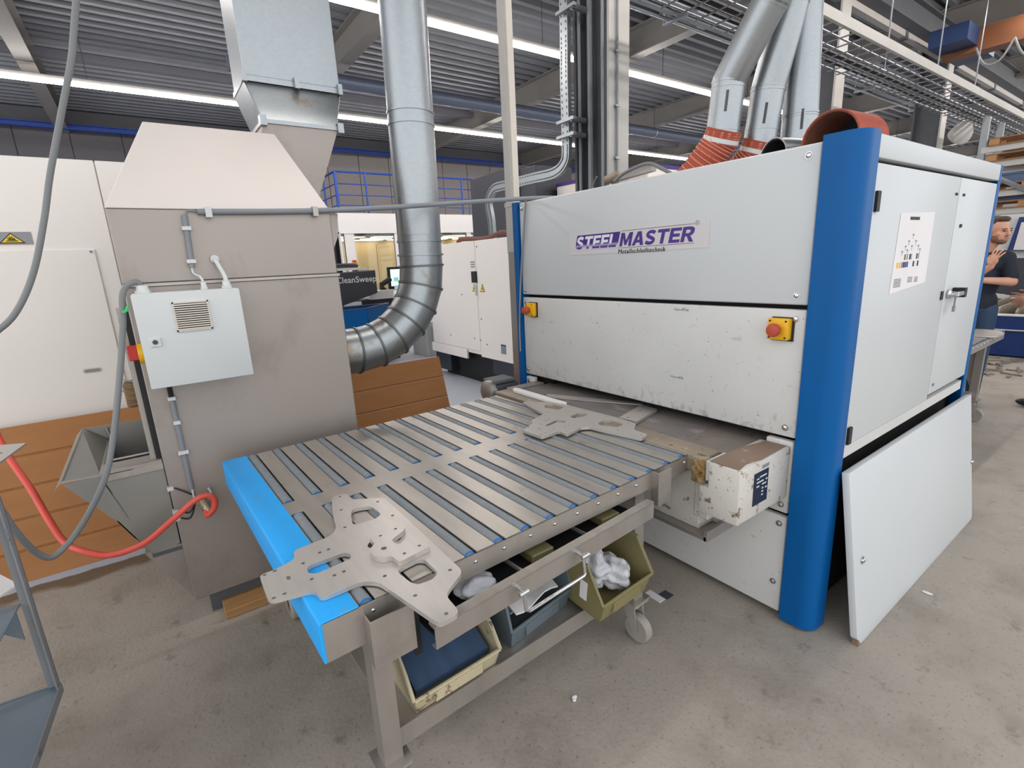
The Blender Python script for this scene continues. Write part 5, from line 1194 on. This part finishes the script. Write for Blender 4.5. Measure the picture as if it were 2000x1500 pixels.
# ============================================================ cleaning machine with lettering, blue bin, monitor
wx = -8.0
t = thing('cleaning_machine', 'charcoal machine front with white lettering seen between cabinet and elbow duct', 'machine', (-8.3, 2.6, 0))
def wq(pts, x): return [on_x(a, b, x) for a, b in pts]
g = G(); g.quad_slab(wq(((652, 534), (733, 527), (738, 572), (656, 602)), wx), (-.35, 0, 0)); sp = part(g, 'head_cover', m_charc, t, bevel=.01)
p0 = on_x(663, 553, wx + .003); p1 = on_x(732, 547, wx + .003)
text(t, 'lettering', 'CleanSweep', .132, m_office, p0 + Vector((0, -.05, -.005)), Y, Z, sx=1.0, off=.001)
a = on_x(654, 527, wx - .1)
g = G(); g.tube([a + Vector((0, .25 * math.cos(q) + .12, .02 * math.sin(q) + .05)) for q in [i * math.pi / 5 for i in range(10)]], .025, 6, 0, closed=True); part(g, 'hose_ring', m_dbox, t)
g = G(); g.box((wx - .3, a.y - .2, a.z - .02), (wx - .05, a.y + .5, a.z + .02)); part(g, 'top_ledge', m_lgrey, t)
g = G(); g.box((wx - .3, on_x(672, 590, wx).y, .0), (wx - .02, on_x(707, 590, wx).y, on_x(690, 590, wx).z)); part(g, 'white_column', m_office, t)
g = G(); q0 = on_x(648, 580, wx - .4); q1 = on_x(768, 582, wx - .4); g.box((wx - 1.2, q0.y - .3, 0), (wx - .4, q1.y, on_x(740, 582, wx - .4).z)); part(g, 'body', m_charc, t, bevel=.02)
q2 = on_x(724, 576, wx - .3); g = G(); g.box((wx - .7, q2.y, q2.z - .08), (wx - .28, on_x(768, 574, wx - .3).y, q2.z + .06)); part(g, 'shelf', m_office, t)
c = on_x(693, 520, wx - .6); g = G(); g.cyl(c - Z * .09, c, .05, seg=12); part(g, 'lamp_base', m_ink, t); g = G(); g.cyl(c, c + Z * .06, .055, seg=12); part(g, 'lamp_ring', m_yellow, t); g = G(); g.cyl(c + Z * .06, c + Z * .10, .035, seg=12); part(g, 'lamp_cap', m_button, t)
# blue skip
wx = -7.5
q = wq(((676, 608), (716, 603), (762, 610)), wx + .3); zz = q[1].z
t = thing('blue_skip', 'open blue sheet metal skip in front of the charcoal machine', 'container', (wx, q[1].y, 0))
y0, y1 = q[0].y - .6, q[2].y + .25
g = G()
for a, b in (((wx + .3, y0), (wx + .3, q[1].y)), ((wx + .3, q[1].y), (wx - .35, y1)), ((wx - .35, y1), (wx - .35, y0)), ((wx - .35, y0), (wx + .3, y0))):
    g2 = G(); a = Vector((*a, 0)); b = Vector((*b, 0)); nn_ = (b - a).normalized().cross(Z) * .01
    g2.hexa([a + Z * .1, b + Z * .1, b + Z * .1 + nn_, a + Z * .1 + nn_], [a + Z * zz, b + Z * zz, b + Z * zz + nn_, a + Z * zz + nn_]); part(g2, 'wall', m_blue, t)
    g2 = G(); g2.tube([a + Z * zz, b + Z * zz], .016, 6); part(g2, 'rim', m_crane_b, t)
g2 = G(); g2.box((wx - .35, y0, 0), (wx + .3, q[1].y, .1)); part(g2, 'base', m_blue, t)
# monitor on an arm
wx = -8.0
xm = -8.6
mq = wq(((757, 522), (800, 522), (800, 568), (761, 565)), xm)
t = thing('monitor', 'monitor with a pale glowing screen on a black arm beside the elbow duct', 'monitor', (xm, mq[0].y, 1.0))
g = G(); g.quad_slab([mq[0], mq[0] + Y * .62, mq[3] + Y * .62, mq[3]], (-.05, 0, 0)); fr = part(g, 'frame', m_ink, t)
sq = [mq[0] + Vector((.002, .04, -.04)), mq[0] + Vector((.002, .58, -.04)), mq[3] + Vector((.002, .58, .05)), mq[3] + Vector((.002, .04, .05))]
g = G(); g.quad_slab(sq, (.001, 0, 0)); part(g, 'screen', m_screen, t)
for i in range(3):
    for j in range(4):
        c = sq[0] + Vector((.0015, .05 + j * .13, -.14 - i * .14)); g = G(); g.box((c.x, c.y, c.z - .07), (c.x + .001, c.y + .09, c.z)); part(g, 'screen_tile', mat('tile_%d%d' % (i, j), (150, 200, 200), .5, emit=.6) if (i, j) == (0, 0) else bpy.data.materials['tile_00'], fr)
g = G(); g.tube([on_x(762, 545, xm + .05), on_x(745, 556, xm + .1), on_x(745, 562, xm + .1), on_x(762, 575, xm + .1), on_x(765, 584, xm + .1), on_x(764, 592, xm + .1)], .045, 8); part(g, 'arm', m_ink, t)
c = on_x(764, 592, xm + .1); g = G(); g.box((c.x - .05, c.y - .05, 0), (c.x + .05, c.y + .05, c.z)); part(g, 'stand', m_dbox, t)
# low white cabinet left of the machine tool
t = thing('low_white_cabinet', 'low white cabinet with dark top between the elbow duct and the machine tool', 'cabinet', (-8.4, 4.2, 0))
g = G(); g.box((-8.7, 3.9, 0), (-8.1, 4.75, .62)); part(g, 'body', m_office, t, bevel=.01)
g = G(); g.box((-8.7, 4.3, .62), (-8.1, 4.9, .9)); part(g, 'upper_box', m_dbox, t, bevel=.01)
g = G(); g.box((-8.08, 3.95, .05), (-8.06, 4.0, .55)); part(g, 'side_frame', m_lgrey, t)
# ============================================================ office cabin
OX, OY = -15.0, 4.78
t = thing('office_cabin', 'white glazed office cabin with warm lit interior beneath the blue railing', 'office', (-17, 12, 0))
g = G(); g.box((-19.0, OY, 2.66), (OX, 20, 3.18)); part(g, 'fascia', m_office, t)
g = G(); g.box((-18.9, OY + .1, 2.565), (OX - .1, 19.9, 2.585)); part(g, 'ceiling_board', mat('office_ceiling', (222, 206, 186), .7), t)
g = G(); g.box((-18.1, OY + .1, 0), (-18.0, 19.9, 2.56)); part(g, 'rear_partition', m_veneer, t)
for y in (7.0, 9.2, 11.4, 13.6): g = G(); g.box((-18.0, y, 0), (-17.985, y + .02, 2.44)); part(g, 'partition_joint', m_card_e, t)
g = G(); g.box((-18.9, 19.8, 0), (OX, 20, 2.66)); part(g, 'end_wall', m_office, t)
for y0, y1 in ((OY, OY + .04), (4.92, 5.2), (6.46, 6.58), (9.04, 9.2), (10.8, 11.0), (13.6, 13.8), (16.5, 16.7), (19.7, 19.9)):
    g = G(); g.box((OX - .12, y0, 0), (OX, y1, 2.66)); part(g, 'mullion', m_office, t)
g = G(); g.box((OX - .1, OY, 2.61), (OX + .02, 20, 2.66)); part(g, 'head_rail', m_office, t)
g = G(); g.box((OX - .1, OY, 0), (OX, 20, .9)); part(g, 'parapet', m_office, t)
for y0, y1 in ((OY + .04, 4.92), (5.2, 6.46), (6.58, 9.04), (9.2, 10.8), (11, 13.6), (13.8, 16.5), (16.7, 19.7)):
    g = G(); g.box((OX - .06, y0, .9), (OX - .05, y1, 2.61)); part(g, 'pane', m_glass, t)
g = G(); g.box((-18.9, OY, .9), (OX - .12, OY + .01, 2.66)); part(g, 'pane', m_glass, t)
for x in (-15.9, -16.9, -17.7):
    for y in (5.3, 6.6, 7.9, 9.2, 10.6, 12, 13.4):
        g = G(); g.box((x - .18, y - .5, 2.552), (x + .18, y + .5, 2.564)); part(g, 'lamp_panel', m_panel_l, t)
# railing on its roof
t = thing('safety_railing', 'blue steel safety railing on the roof of the office cabin', 'railing', (OX - .06, 10, 3.18))
def rail(a, b, r, nm='rail'): g = G(); g.cyl(a, b, r, seg=8); part(g, nm, m_railb, t)
for z, r in ((4.30, .028), (3.98, .016), (3.68, .016), (3.40, .016)):
    rail((OX - .06, OY + .1, z), (OX - .06, 19.5, z), r); rail((OX - .06, OY + .1, z), (-18.9, OY + .1, z), r)
for y in (OY + .1, 5.75, 7.6, 9.0, 10.6, 12.2, 13.8, 15.4, 17, 18.6):
    r_ = .045 if y < 4.9 else .028
    rail((OX - .06, y, 3.18), (OX - .06, y, 4.30), r_, 'post')
for x in (-16.2, -17.4, -18.6): rail((x, OY + .1, 3.18), (x, OY + .1, 4.30), .028, 'post')
# ============================================================ FAR RIGHT: second roller table, people, cutting table, rack
T2 = make_table((-1.69, 4.58, 0), 0.0, 'second roller table with a pale blue end standing behind the grinding machine on the right')
p = on_z(1925, 652, .803)
g = G(); g.prism([rpoly([p + Vector((a, b, 0)) for a, b in ((-.12, -.25), (.10, -.2), (.12, .0), (.05, .18), (-.1, .22))], .06)], (0, 0, .012)); solo(g, 'steel_plate', m_cut, 'pale rounded steel plate lying on the second roller table', 'plate')
# outfeed behind the machine
# ---------- people
def body_mesh(name, bits, m, parent, voxel=.007, sm=4, label=None):
    g = G()
    for b in bits:
        if b[0] == 'c':
            _, a, c, r0_, r1_ = b; a = Vector(a); c = Vector(c); g.cyl(a, c, r0_, r1_, 14); g.ball(a, r0_ * 1.0, 14, 10); g.ball(c, r1_ * 1.0, 14, 10)
        elif b[0] == 'e':
            q = G(); q.ball((0, 0, 0), b[2], 18, 12); M = Matrix.Translation(Vector(b[1]))
            if len(b) > 3: M = M @ b[3]
            q.xf(M); g.add(q.v, q.f)
    g.xf(MW[parent] if False else Matrix.Identity(4))
    me = mesh_of(g, name, m); o = bpy.data.objects.new(name, me); COL.objects.link(o)
    rm = o.modifiers.new('r', 'REMESH'); rm.mode = 'VOXEL'; rm.voxel_size = voxel
    s_ = o.modifiers.new('s', 'SMOOTH'); s_.iterations = sm; s_.factor = .5
    dg = bpy.context.evaluated_depsgraph_get(); me2 = bpy.data.meshes.new_from_object(o.evaluated_get(dg))
    o.modifiers.clear(); o.data = me2; bpy.data.meshes.remove(me)
    me2.materials.clear(); me2.materials.append(m); me2.polygons.foreach_set('use_smooth', [True] * len(me2.polygons))
    o.parent = parent; MW[o] = MW[parent]
    return tag(o, label)
def hand_bits(wrist, d, palm_n, s=1.0, curl=.5):
    # wrist point, direction of the fingers d, palm normal
    d = Vector(d).normalized(); n = Vector(palm_n); n = (n - d * n.dot(d)).normalized(); sdir = d.cross(n)
    W = Vector(wrist); out = [('c', W, W + d * .03, .026, .030), ('e', W + d * .055, (.045, .042, .02), Matrix((tuple(d), tuple(sdir), tuple(n))).transposed().to_4x4())]
    for i, L in enumerate((.068, .078, .072, .056)):
        b = W + d * .092 + sdir * (.034 - .0225 * i); q = b; dd = (d + sdir * (.30 - .2 * i)).normalized()
        for k, f in enumerate((.45, .32, .23)):
            dd = (dd * math.cos(curl * .6) + n * math.sin(curl * .6)).normalized(); q2 = q + dd * L * f * 1.0
            out.append(('c', q, q2, .0086 - .0006 * k, .0080 - .0006 * k)); q = q2
    b = W + d * .03 + sdir * .03; td = (d * .6 + sdir * .7 + n * .25).normalized(); q = b + td * .045; out.append(('c', b, q, .014, .011)); q2 = q + (d * .8 + sdir * .25 + n * .3).normalized() * .035; out.append(('c', q, q2, .010, .0085))
    return out
def person(label, loc, rz, look, arms, shirt_m, hair_m, sleeve_full=False, hx=0.0):
    # local frame: +y faces forward, x to the person's right; scale in metres
    t = thing('person', label, 'person', loc, rz)
    hc_ = Vector((hx, .045, 1.655)); RL = Matrix.Rotation(look, 4, 'Z')
    def H(p): return hc_ + (RL @ Vector(p))
    R3 = RL
    bits = [('e', hc_ + RL @ Vector((0, -.012, .035)), (.076, .094, .095), R3), ('e', H((0, .02, -.035)), (.062, .072, .085), R3), ('e', H((0, .062, -.085)), (.032, .028, .026), R3),
            ('e', H((0, .100, -.018)), (.013, .018, .024), R3), ('e', H((0, .108, -.030)), (.016, .014, .011), R3), ('e', H((0, .088, .012)), (.045, .014, .012), R3), ('e', H((0, .086, -.066)), (.024, .012, .009), R3),
            ('e', H((.077, -.008, -.01)), (.012, .02, .032), R3), ('e', H((-.077, -.008, -.01)), (.012, .02, .032), R3), ('e', H((.045, .055, -.025)), (.02, .02, .02), R3), ('e', H((-.045, .055, -.025)), (.02, .02, .02), R3),
            ('c', (0, -.005, 1.45), hc_ + RL @ Vector((0, -.01, -.06)), .062, .058)]
    torso = [('e', (0, .0, 1.36), (.165, .105, .12)), ('e', (0, .005, 1.2), (.158, .115, .18)), ('e', (0, 0, 1.0), (.162, .116, .15)), ('c', (-.16, 0, 1.415), (.16, 0, 1.415), .062, .062), ('c', (0, -.01, 1.40), (0, -.01, 1.48), .085, .06)]
    legs = []
    for s_ in (-1, 1):
        legs += [('c', (s_ * .085, 0, .93), (s_ * .10, .015, .50), .088, .058), ('c', (s_ * .10, .015, .50), (s_ * .105, -.01, .09), .056, .038)]
        bits += [('e', (s_ * .105, .05, .04), (.04, .11, .035))]
    hands = []; sleeves = []
    for sh, el, wr, hd, pn, cu in arms:
        bits += [('c', sh, el, .048, .040), ('c', el, wr, .041, .027)] + hand_bits(wr, hd, pn, curl=cu)
        sh = Vector(sh); el = Vector(el); wr = Vector(wr)
        sleeves += [('c', sh, sh.lerp(el, .8 if not sleeve_full else 1), .062, .056)]
        if sleeve_full: sleeves += [('c', el, el.lerp(wr, .85), .055, .042)]
    body_mesh('body', bits + [b for b in torso] + legs, m_skin, t, .0055, 2)
    def grow(bs, d): return [(b[0], b[1], b[2], b[3] + d, b[4] + d) if b[0] == 'c' else (b[0], b[1], tuple(v + d for v in b[2])) + tuple(b[3:]) for b in bs]
    body_mesh('shirt', grow(torso[:3], .012) + [('c', (-.165, 0, 1.41), (.165, 0, 1.41), .074, .074), ('c', (0, -.01, 1.40), (0, -.012, 1.455), .095, .072)] + sleeves, shirt_m, t, .009, 3)
    body_mesh('trousers', grow([('e', (0, 0, .97), (.15, .108, .10))] + legs, .016), m_jeans, t, .010, 3)
    for s_ in (-1, 1):
        body_mesh('shoe', [('e', (s_ * .105, .06, .045), (.05, .13, .042)), ('e', (s_ * .105, -.02, .06), (.047, .07, .05))], m_shoe, t, .008, 3)
    # hair cap, short beard, eyes, brows, lips
    hb = [('e', hc_ + RL @ Vector((0, -.028, .052)), (.081, .090, .092), R3), ('e', H((0, -.055, .0)), (.070, .058, .07), R3), ('e', H((0, .035, .105)), (.06, .05, .03), R3)]
    body_mesh('hair', hb, hair_m, t, .007, 3)
    body_mesh('beard', [('e', H((0, .055, -.088)), (.043, .036, .030), R3), ('e', H((.048, .028, -.065)), (.019, .034, .038), R3), ('e', H((-.048, .028, -.065)), (.019, .034, .038), R3), ('e', H((0, .089, -.050)), (.026, .009, .006), R3)], m_beard, t, .005, 2)
    for s_ in (-1, 1):
        g = G(); q = H((s_ * .031, .089, .002)); g.ball(q, (.012, .006, .006), 10, 6); part(g, 'eye', m_eye, t, local=True)
        g = G(); g.tube([H((s_ * .014, .1, .017)), H((s_ * .032, .099, .021)), H((s_ * .05, .085, .016))], .004, 6); part(g, 'eyebrow', m_hair, t, local=True)
    g = G(); g.tube([H((-.02, .093, -.066)), H((0, .1, -.064)), H((.02, .093, -.066))], .005, 6, 3); part(g, 'lips', mat('lips', (176, 106, 96), .5) if 'lips' not in bpy.data.materials else bpy.data.materials['lips'], t, local=True)
    return t
# person facing the camera, head turned to the picture's right, one hand raised to the chin
pc_ = on_z(1950, 430, 1.77) ; pl = Vector((-1.29, 6.58, 0)) - Vector((.5859, .8090, 0)) * .10
face = math.atan2(-(CAM.x - pl.x), (CAM.y - pl.y))   # local +y towards the camera
armsA = [((-.185, 0, 1.41), (-.225, .12, 1.20), (.01, .25, 1.225), (1, .05, .02), (0, -1, 0), .5),
         ((.185, 0, 1.41), (.14, .20, 1.18), (-.035, .31, 1.345), (-.22, .10, 1), (-.75, -.6, 0), .42)]
# mirror so that image right is the person's left arm (local x negative is the image right when facing us)
person('bearded man in a navy short-sleeved shirt with one hand raised near his chin', (pl.x, pl.y, 0), face + .12, .72, armsA, m_shirt, m_hair, hx=-.075)
p2 = on_z(2032, 800, 0)
armsB = [((-.185, 0, 1.41), (-.24, .04, 1.14), (-.14, .22, 1.02), (.1, 1, -.1), (1, 0, 0), .5), ((.185, 0, 1.41), (.23, .06, 1.14), (.10, .28, 1.03), (-.2, 1, -.1), (-1, 0, 0), .5)]
person('person in a black top and jeans, mostly cut off by the right edge', (p2.x + .02, p2.y + .1, 0), math.radians(78), 0.0, armsB, m_bshirt, m_hair, False)
# ---------- cutting table with slats
yt = 9.4
zt = on_y(1968, 617, yt).z
t = thing('cutting_table', 'dark blue laser cutting table with a bed of burnt slats behind the bearded man', 'table', (0, yt, 0))
g = G(); g.box((-2.2, yt, .02), (2.4, yt + .06, zt * .66)); part(g, 'lower_side', m_tbl, t, bevel=.005)
g = G(); g.box((-2.2, yt - .02, zt * .68), (2.4, yt + .06, zt)); part(g, 'upper_side', m_tbl, t, bevel=.005)
g = G(); g.box((-2.2, yt - .03, zt), (2.4, yt + .08, zt + .02)); part(g, 'edge_rail', m_office, t)
g = G(); g.box((-2.2, yt - .03, zt * .655), (2.4, yt + .05, zt * .68)); part(g, 'edge_rail', m_lgrey, t)
g = G(); g.box((-2.2, yt + .1, .05), (2.4, yt + 2.6, zt - .12)); part(g, 'bed', m_black, t)
for i in range(24):
    x = -2.1 + i * .19
    g = G(); g.prism([[Vector((x, yt + .12, zt - .15)), Vector((x, yt + .12, zt + .04)), Vector((x, yt + .22, zt + .10)), Vector((x, yt + 2.5, zt + .10)), Vector((x, yt + 2.5, zt - .15))]], (.025, 0, 0)); part(g, 'slat', m_slat, t)
CT = t
# white machine front with navy frame behind it
yb = 12.15
a = on_y(1978, 432, yb); b = on_y(2010, 492, yb)
t = thing('machine_screen_panel', 'white panel with navy frame on the cutting machine right of the man', 'panel', (a.x + .6, yb, 0))
g = G(); g.quad_slab([on_y(1967, 489, yb), on_y(2140, 492, yb), on_y(2140, 420, yb), on_y(1991, 424, yb)], (0, .1, 0)); part(g, 'frame', m_tbl, t)
g = G(); g.quad_slab([on_y(1979, 488, yb - .01), on_y(2120, 489, yb - .01), on_y(2120, 433, yb - .01), on_y(1995, 434, yb - .01)], (0, .02, 0)); part(g, 'window', m_office, t)
g = G(); g.box((a.x - .9, yb + .11, b.z - .15), (a.x + .3, yb + .2, a.z + .12)); part(g, 'white_side', m_lgrey, t)
g = G(); g.box((a.x - .9, yb + .1, 0), (a.x + 2.5, yb + .5, b.z - .1)); part(g, 'base', m_dbox, t)
g = G(); g.hexa([Vector((a.x - .6, yb - .9, zt + .2)), Vector((a.x + .9, yb - .9, zt - .05)), Vector((a.x + .9, yb - .86, zt - .05)), Vector((a.x - .6, yb - .86, zt + .2))], [Vector((a.x - .6, yb - .9, zt + .27)), Vector((a.x + .9, yb - .9, zt + .02)), Vector((a.x + .9, yb - .86, zt + .02)), Vector((a.x - .6, yb - .86, zt + .27))]); part(g, 'brace', m_lgrey, CT)
# scrap on the floor
g = G(); rr = random.Random(4)
for i in range(160):
    x, y = -2.6 + rr.random() * 2.2, 7.6 + rr.random() * 1.6; a_ = rr.random() * 3; l = .08 + rr.random() * .2
    g.box((-l / 2, -.012, 0), (l / 2, .012, .012 + rr.random() * .03), Matrix.Translation((x, y, .0)) @ Matrix.Rotation(a_, 4, 'Z'))
solo(g, 'scrap_strips', m_scrap, 'loose metal cutting scraps strewn on the floor in front of the cutting table', 'scrap', kind='stuff')
# ---------- pallet rack
ry_ = 13.0
up0 = on_y(1917, 300, ry_).x
t = thing('pallet_rack', 'tall galvanised pallet rack in the far right corner holding pallets', 'rack', (up0 + 2, ry_ + .5, 0))
for x in (up0, up0 + 2.9, up0 + 5.8):
    for y in (ry_, ry_ + 1.0):
        g = G(); g.box((x - .05, y - .04, 0), (x + .05, y + .04, 3.75)); part(g, 'upright', m_galv, t)
zs = [on_y(1960, y, ry_).z for y in (289, 320, 378, 413)]
LV = sorted(zs)
for z in LV:
    for y in (ry_ - .03, ry_ + 1.0):
        g = G(); g.box((up0, y - .03, z - .05), (up0 + 5.8, y + .03, z + .05)); part(g, 'beam', m_trunk, t)
c0, c1 = on_y(1955, 350, ry_), on_y(2000, 369, ry_); g = G(); g.tube([c0 - Y * .08, c1 - Y * .08, c1 + (c1 - c0) * 1.2 - Y * .08], .045, 6); part(g, 'brace', m_galv, t)
def pallet(x, y, z, lab):
    t = thing('pallet', lab, 'pallet', (x, y, z), group='pallets on the far rack')
    for i in range(5): g = G(); g.box((0, i * .23, .115), (1.2, i * .23 + .12, .137), Matrix.Translation((x, y, z))); part(g, 'deck_board', m_wood_d, t)
    for i in (0, .53, 1.06):
        for j in (0, .45, .9): g = G(); g.box((i, j, .022), (i + .14, j + .14, .115), Matrix.Translation((x, y, z))); part(g, 'block', m_wood, t)
    for j in (0, .45, .9): g = G(); g.box((0, j, 0), (1.2, j + .12, .022), Matrix.Translation((x, y, z))); part(g, 'runner', m_wood_d, t)
    return t
NM = ['lowest', 'third', 'second', 'topmost']
for k_, z in enumerate(LV):
    for c_, (x, side) in enumerate(((up0 + .1, 'left'), (up0 + 1.45, 'right'))):
        pallet(x, ry_ - .08, z + .05, 'wooden pallet on the %s beam%s of the far rack, %s one' % (NM[k_], '' if k_ in (0, 3) else ' from the top', side))
for i, (px, py, zl) in enumerate(((1962, 366, LV[1]), (1966, 398, LV[0]))):
    p = on_y(px, py, ry_ + .1); g = G(); g.box((p.x - .22, ry_ + .1, zl + .19), (p.x + .25, ry_ + .6, zl + .36)); g.box((p.x - .25, ry_ + .08, zl + .33), (p.x + .28, ry_ + .62, zl + .37))
    solo(g, 'crate', m_wrap, 'blue-grey crate on a rack pallet, %s of two' % ('upper' if i == 0 else 'lower'), 'crate')
# ============================================================ FOREGROUND CART at the left edge
cz = .30
c0 = on_z(118, 1335, cz); c1 = on_z(60, 1500, cz); ex = (c1 - c0).normalized(); ey = Vector((-ex.y, ex.x, 0)); ey = -ey if ey.y > 0 else ey
c0 = Vector((c0.x, c0.y, 0))
t = thing('steel_cart', 'grey steel shelf cart cut off by the left edge of the picture', 'cart', tuple(c0))
M = Matrix(((ex.x, ey.x, 0, c0.x), (ex.y, ey.y, 0, c0.y), (0, 0, 1, 0), (0, 0, 0, 1)))
def cbox(lo, hi, name, m, b=.002): g = G(); g.box(lo, hi, M); return part(g, name, m, t, bevel=b)
for x in (0, .55):
    for y in (0, .8):
        g = G(); g.box((x, y, .29), (x + .03, y + .005, 1.02), M); g.box((x if x == 0 else x + .025, y, .29), (x + .005 if x == 0 else x + .03, y + .03, 1.02), M); lg_ = part(g, 'leg', m_cart, t)
        g = G(); xx, yy = (.2 if x == 0 else .42), (.2 if y == 0 else .65); g.box((xx - .03, yy, .06), (xx + .03, yy + .04, .295), M); g.cyl(M @ Vector((xx, yy + .005, .045)), M @ Vector((xx, yy + .035, .045)), .045, seg=14); part(g, 'wheel', m_rubber, lg_)
cbox((.0, .0, cz - .006), (.60, .85, cz), 'lower_shelf', m_bluegrey)
cbox((.0, -.004, cz - .03), (.60, .0, cz + .006), 'shelf_edge', m_cart)
cbox((-.004, 0, cz - .03), (.0, .85, cz + .006), 'shelf_edge', m_cart)
cbox((.0, .03, .62), (.60, .85, .626), 'middle_shelf', m_bluegrey)
cbox((.0, .04, 1.0), (.60, .85, 1.01), 'top_shelf', m_bluegrey)
g = G(); g.prism([[M @ Vector((0.004, .045, z_)) if False else M @ Vector((.004, y_, z_)) for y_, z_ in ((.045, .62), (.17, .62), (.045, .50))]], M.to_3x3() @ Vector((.004, 0, 0))); part(g, 'gusset', m_bluegrey, t)
# sheets lying on the cart with pointed corners
zz = 1.012
q = [on_z(52, 868, zz), on_z(0, 906, zz), on_z(-90, 960, zz), on_z(-120, 900, zz), on_z(0, 872, zz)]
sh = rpoly(q, .004, 2); hole = [on_z(a, b, zz) for a, b in ((-4, 889), (6, 886), (6, 888), (-4, 891))]
g = G(); g.prism([sh, hole], (0, 0, .006)); solo(g, 'steel_sheet', m_cut, 'pointed steel sheet corner jutting in at the left edge above the cardboard', 'sheet')
zz = .632
q = [on_z(36, 1143, zz), on_z(0, 1168, zz), on_z(-160, 1240, zz), on_z(-160, 1150, zz), on_z(0, 1124, zz)]
g = G(); g.prism([q], (0, 0, .006)); solo(g, 'white_sheet', m_paper, 'white sheet corner jutting in at the left edge beside the cart leg', 'sheet')
# ------------------------------------------------------------ litter on the floor
p = on_z(1122, 1364, 0); g = G(); g.ball(p + Vector((0, 0, .006)), (.009, .012, .006), 8, 5); g.ball(p + Vector((.008, -.008, .005)), (.007, .008, .005), 8, 5); solo(g, 'white_pellet', m_paper, 'small white foam pellet on the shaded floor below the table', 'litter')
p = on_z(1811, 1159, 0); g = G(); g.ball(p + Vector((0, 0, .003)), (.022, .010, .003), 10, 5); solo(g, 'white_chip', m_paper, 'small oval white chip on the floor right of the leaning panel', 'litter')
p = on_z(1279, 1165, 0); g = G(); g.box((p.x - .045, p.y - .02, 0), (p.x + .045, p.y + .02, .003)); tq = solo(g, 'paper_tag', m_paper, 'white paper tag lying on the floor beside the table caster', 'litter')
p = on_z(1303, 1163, 0); g = G(); g.box((p.x - .03, p.y - .025, 0), (p.x + .02, p.y + .025, .002)); part(g, 'dark_end', m_dbox, tq)
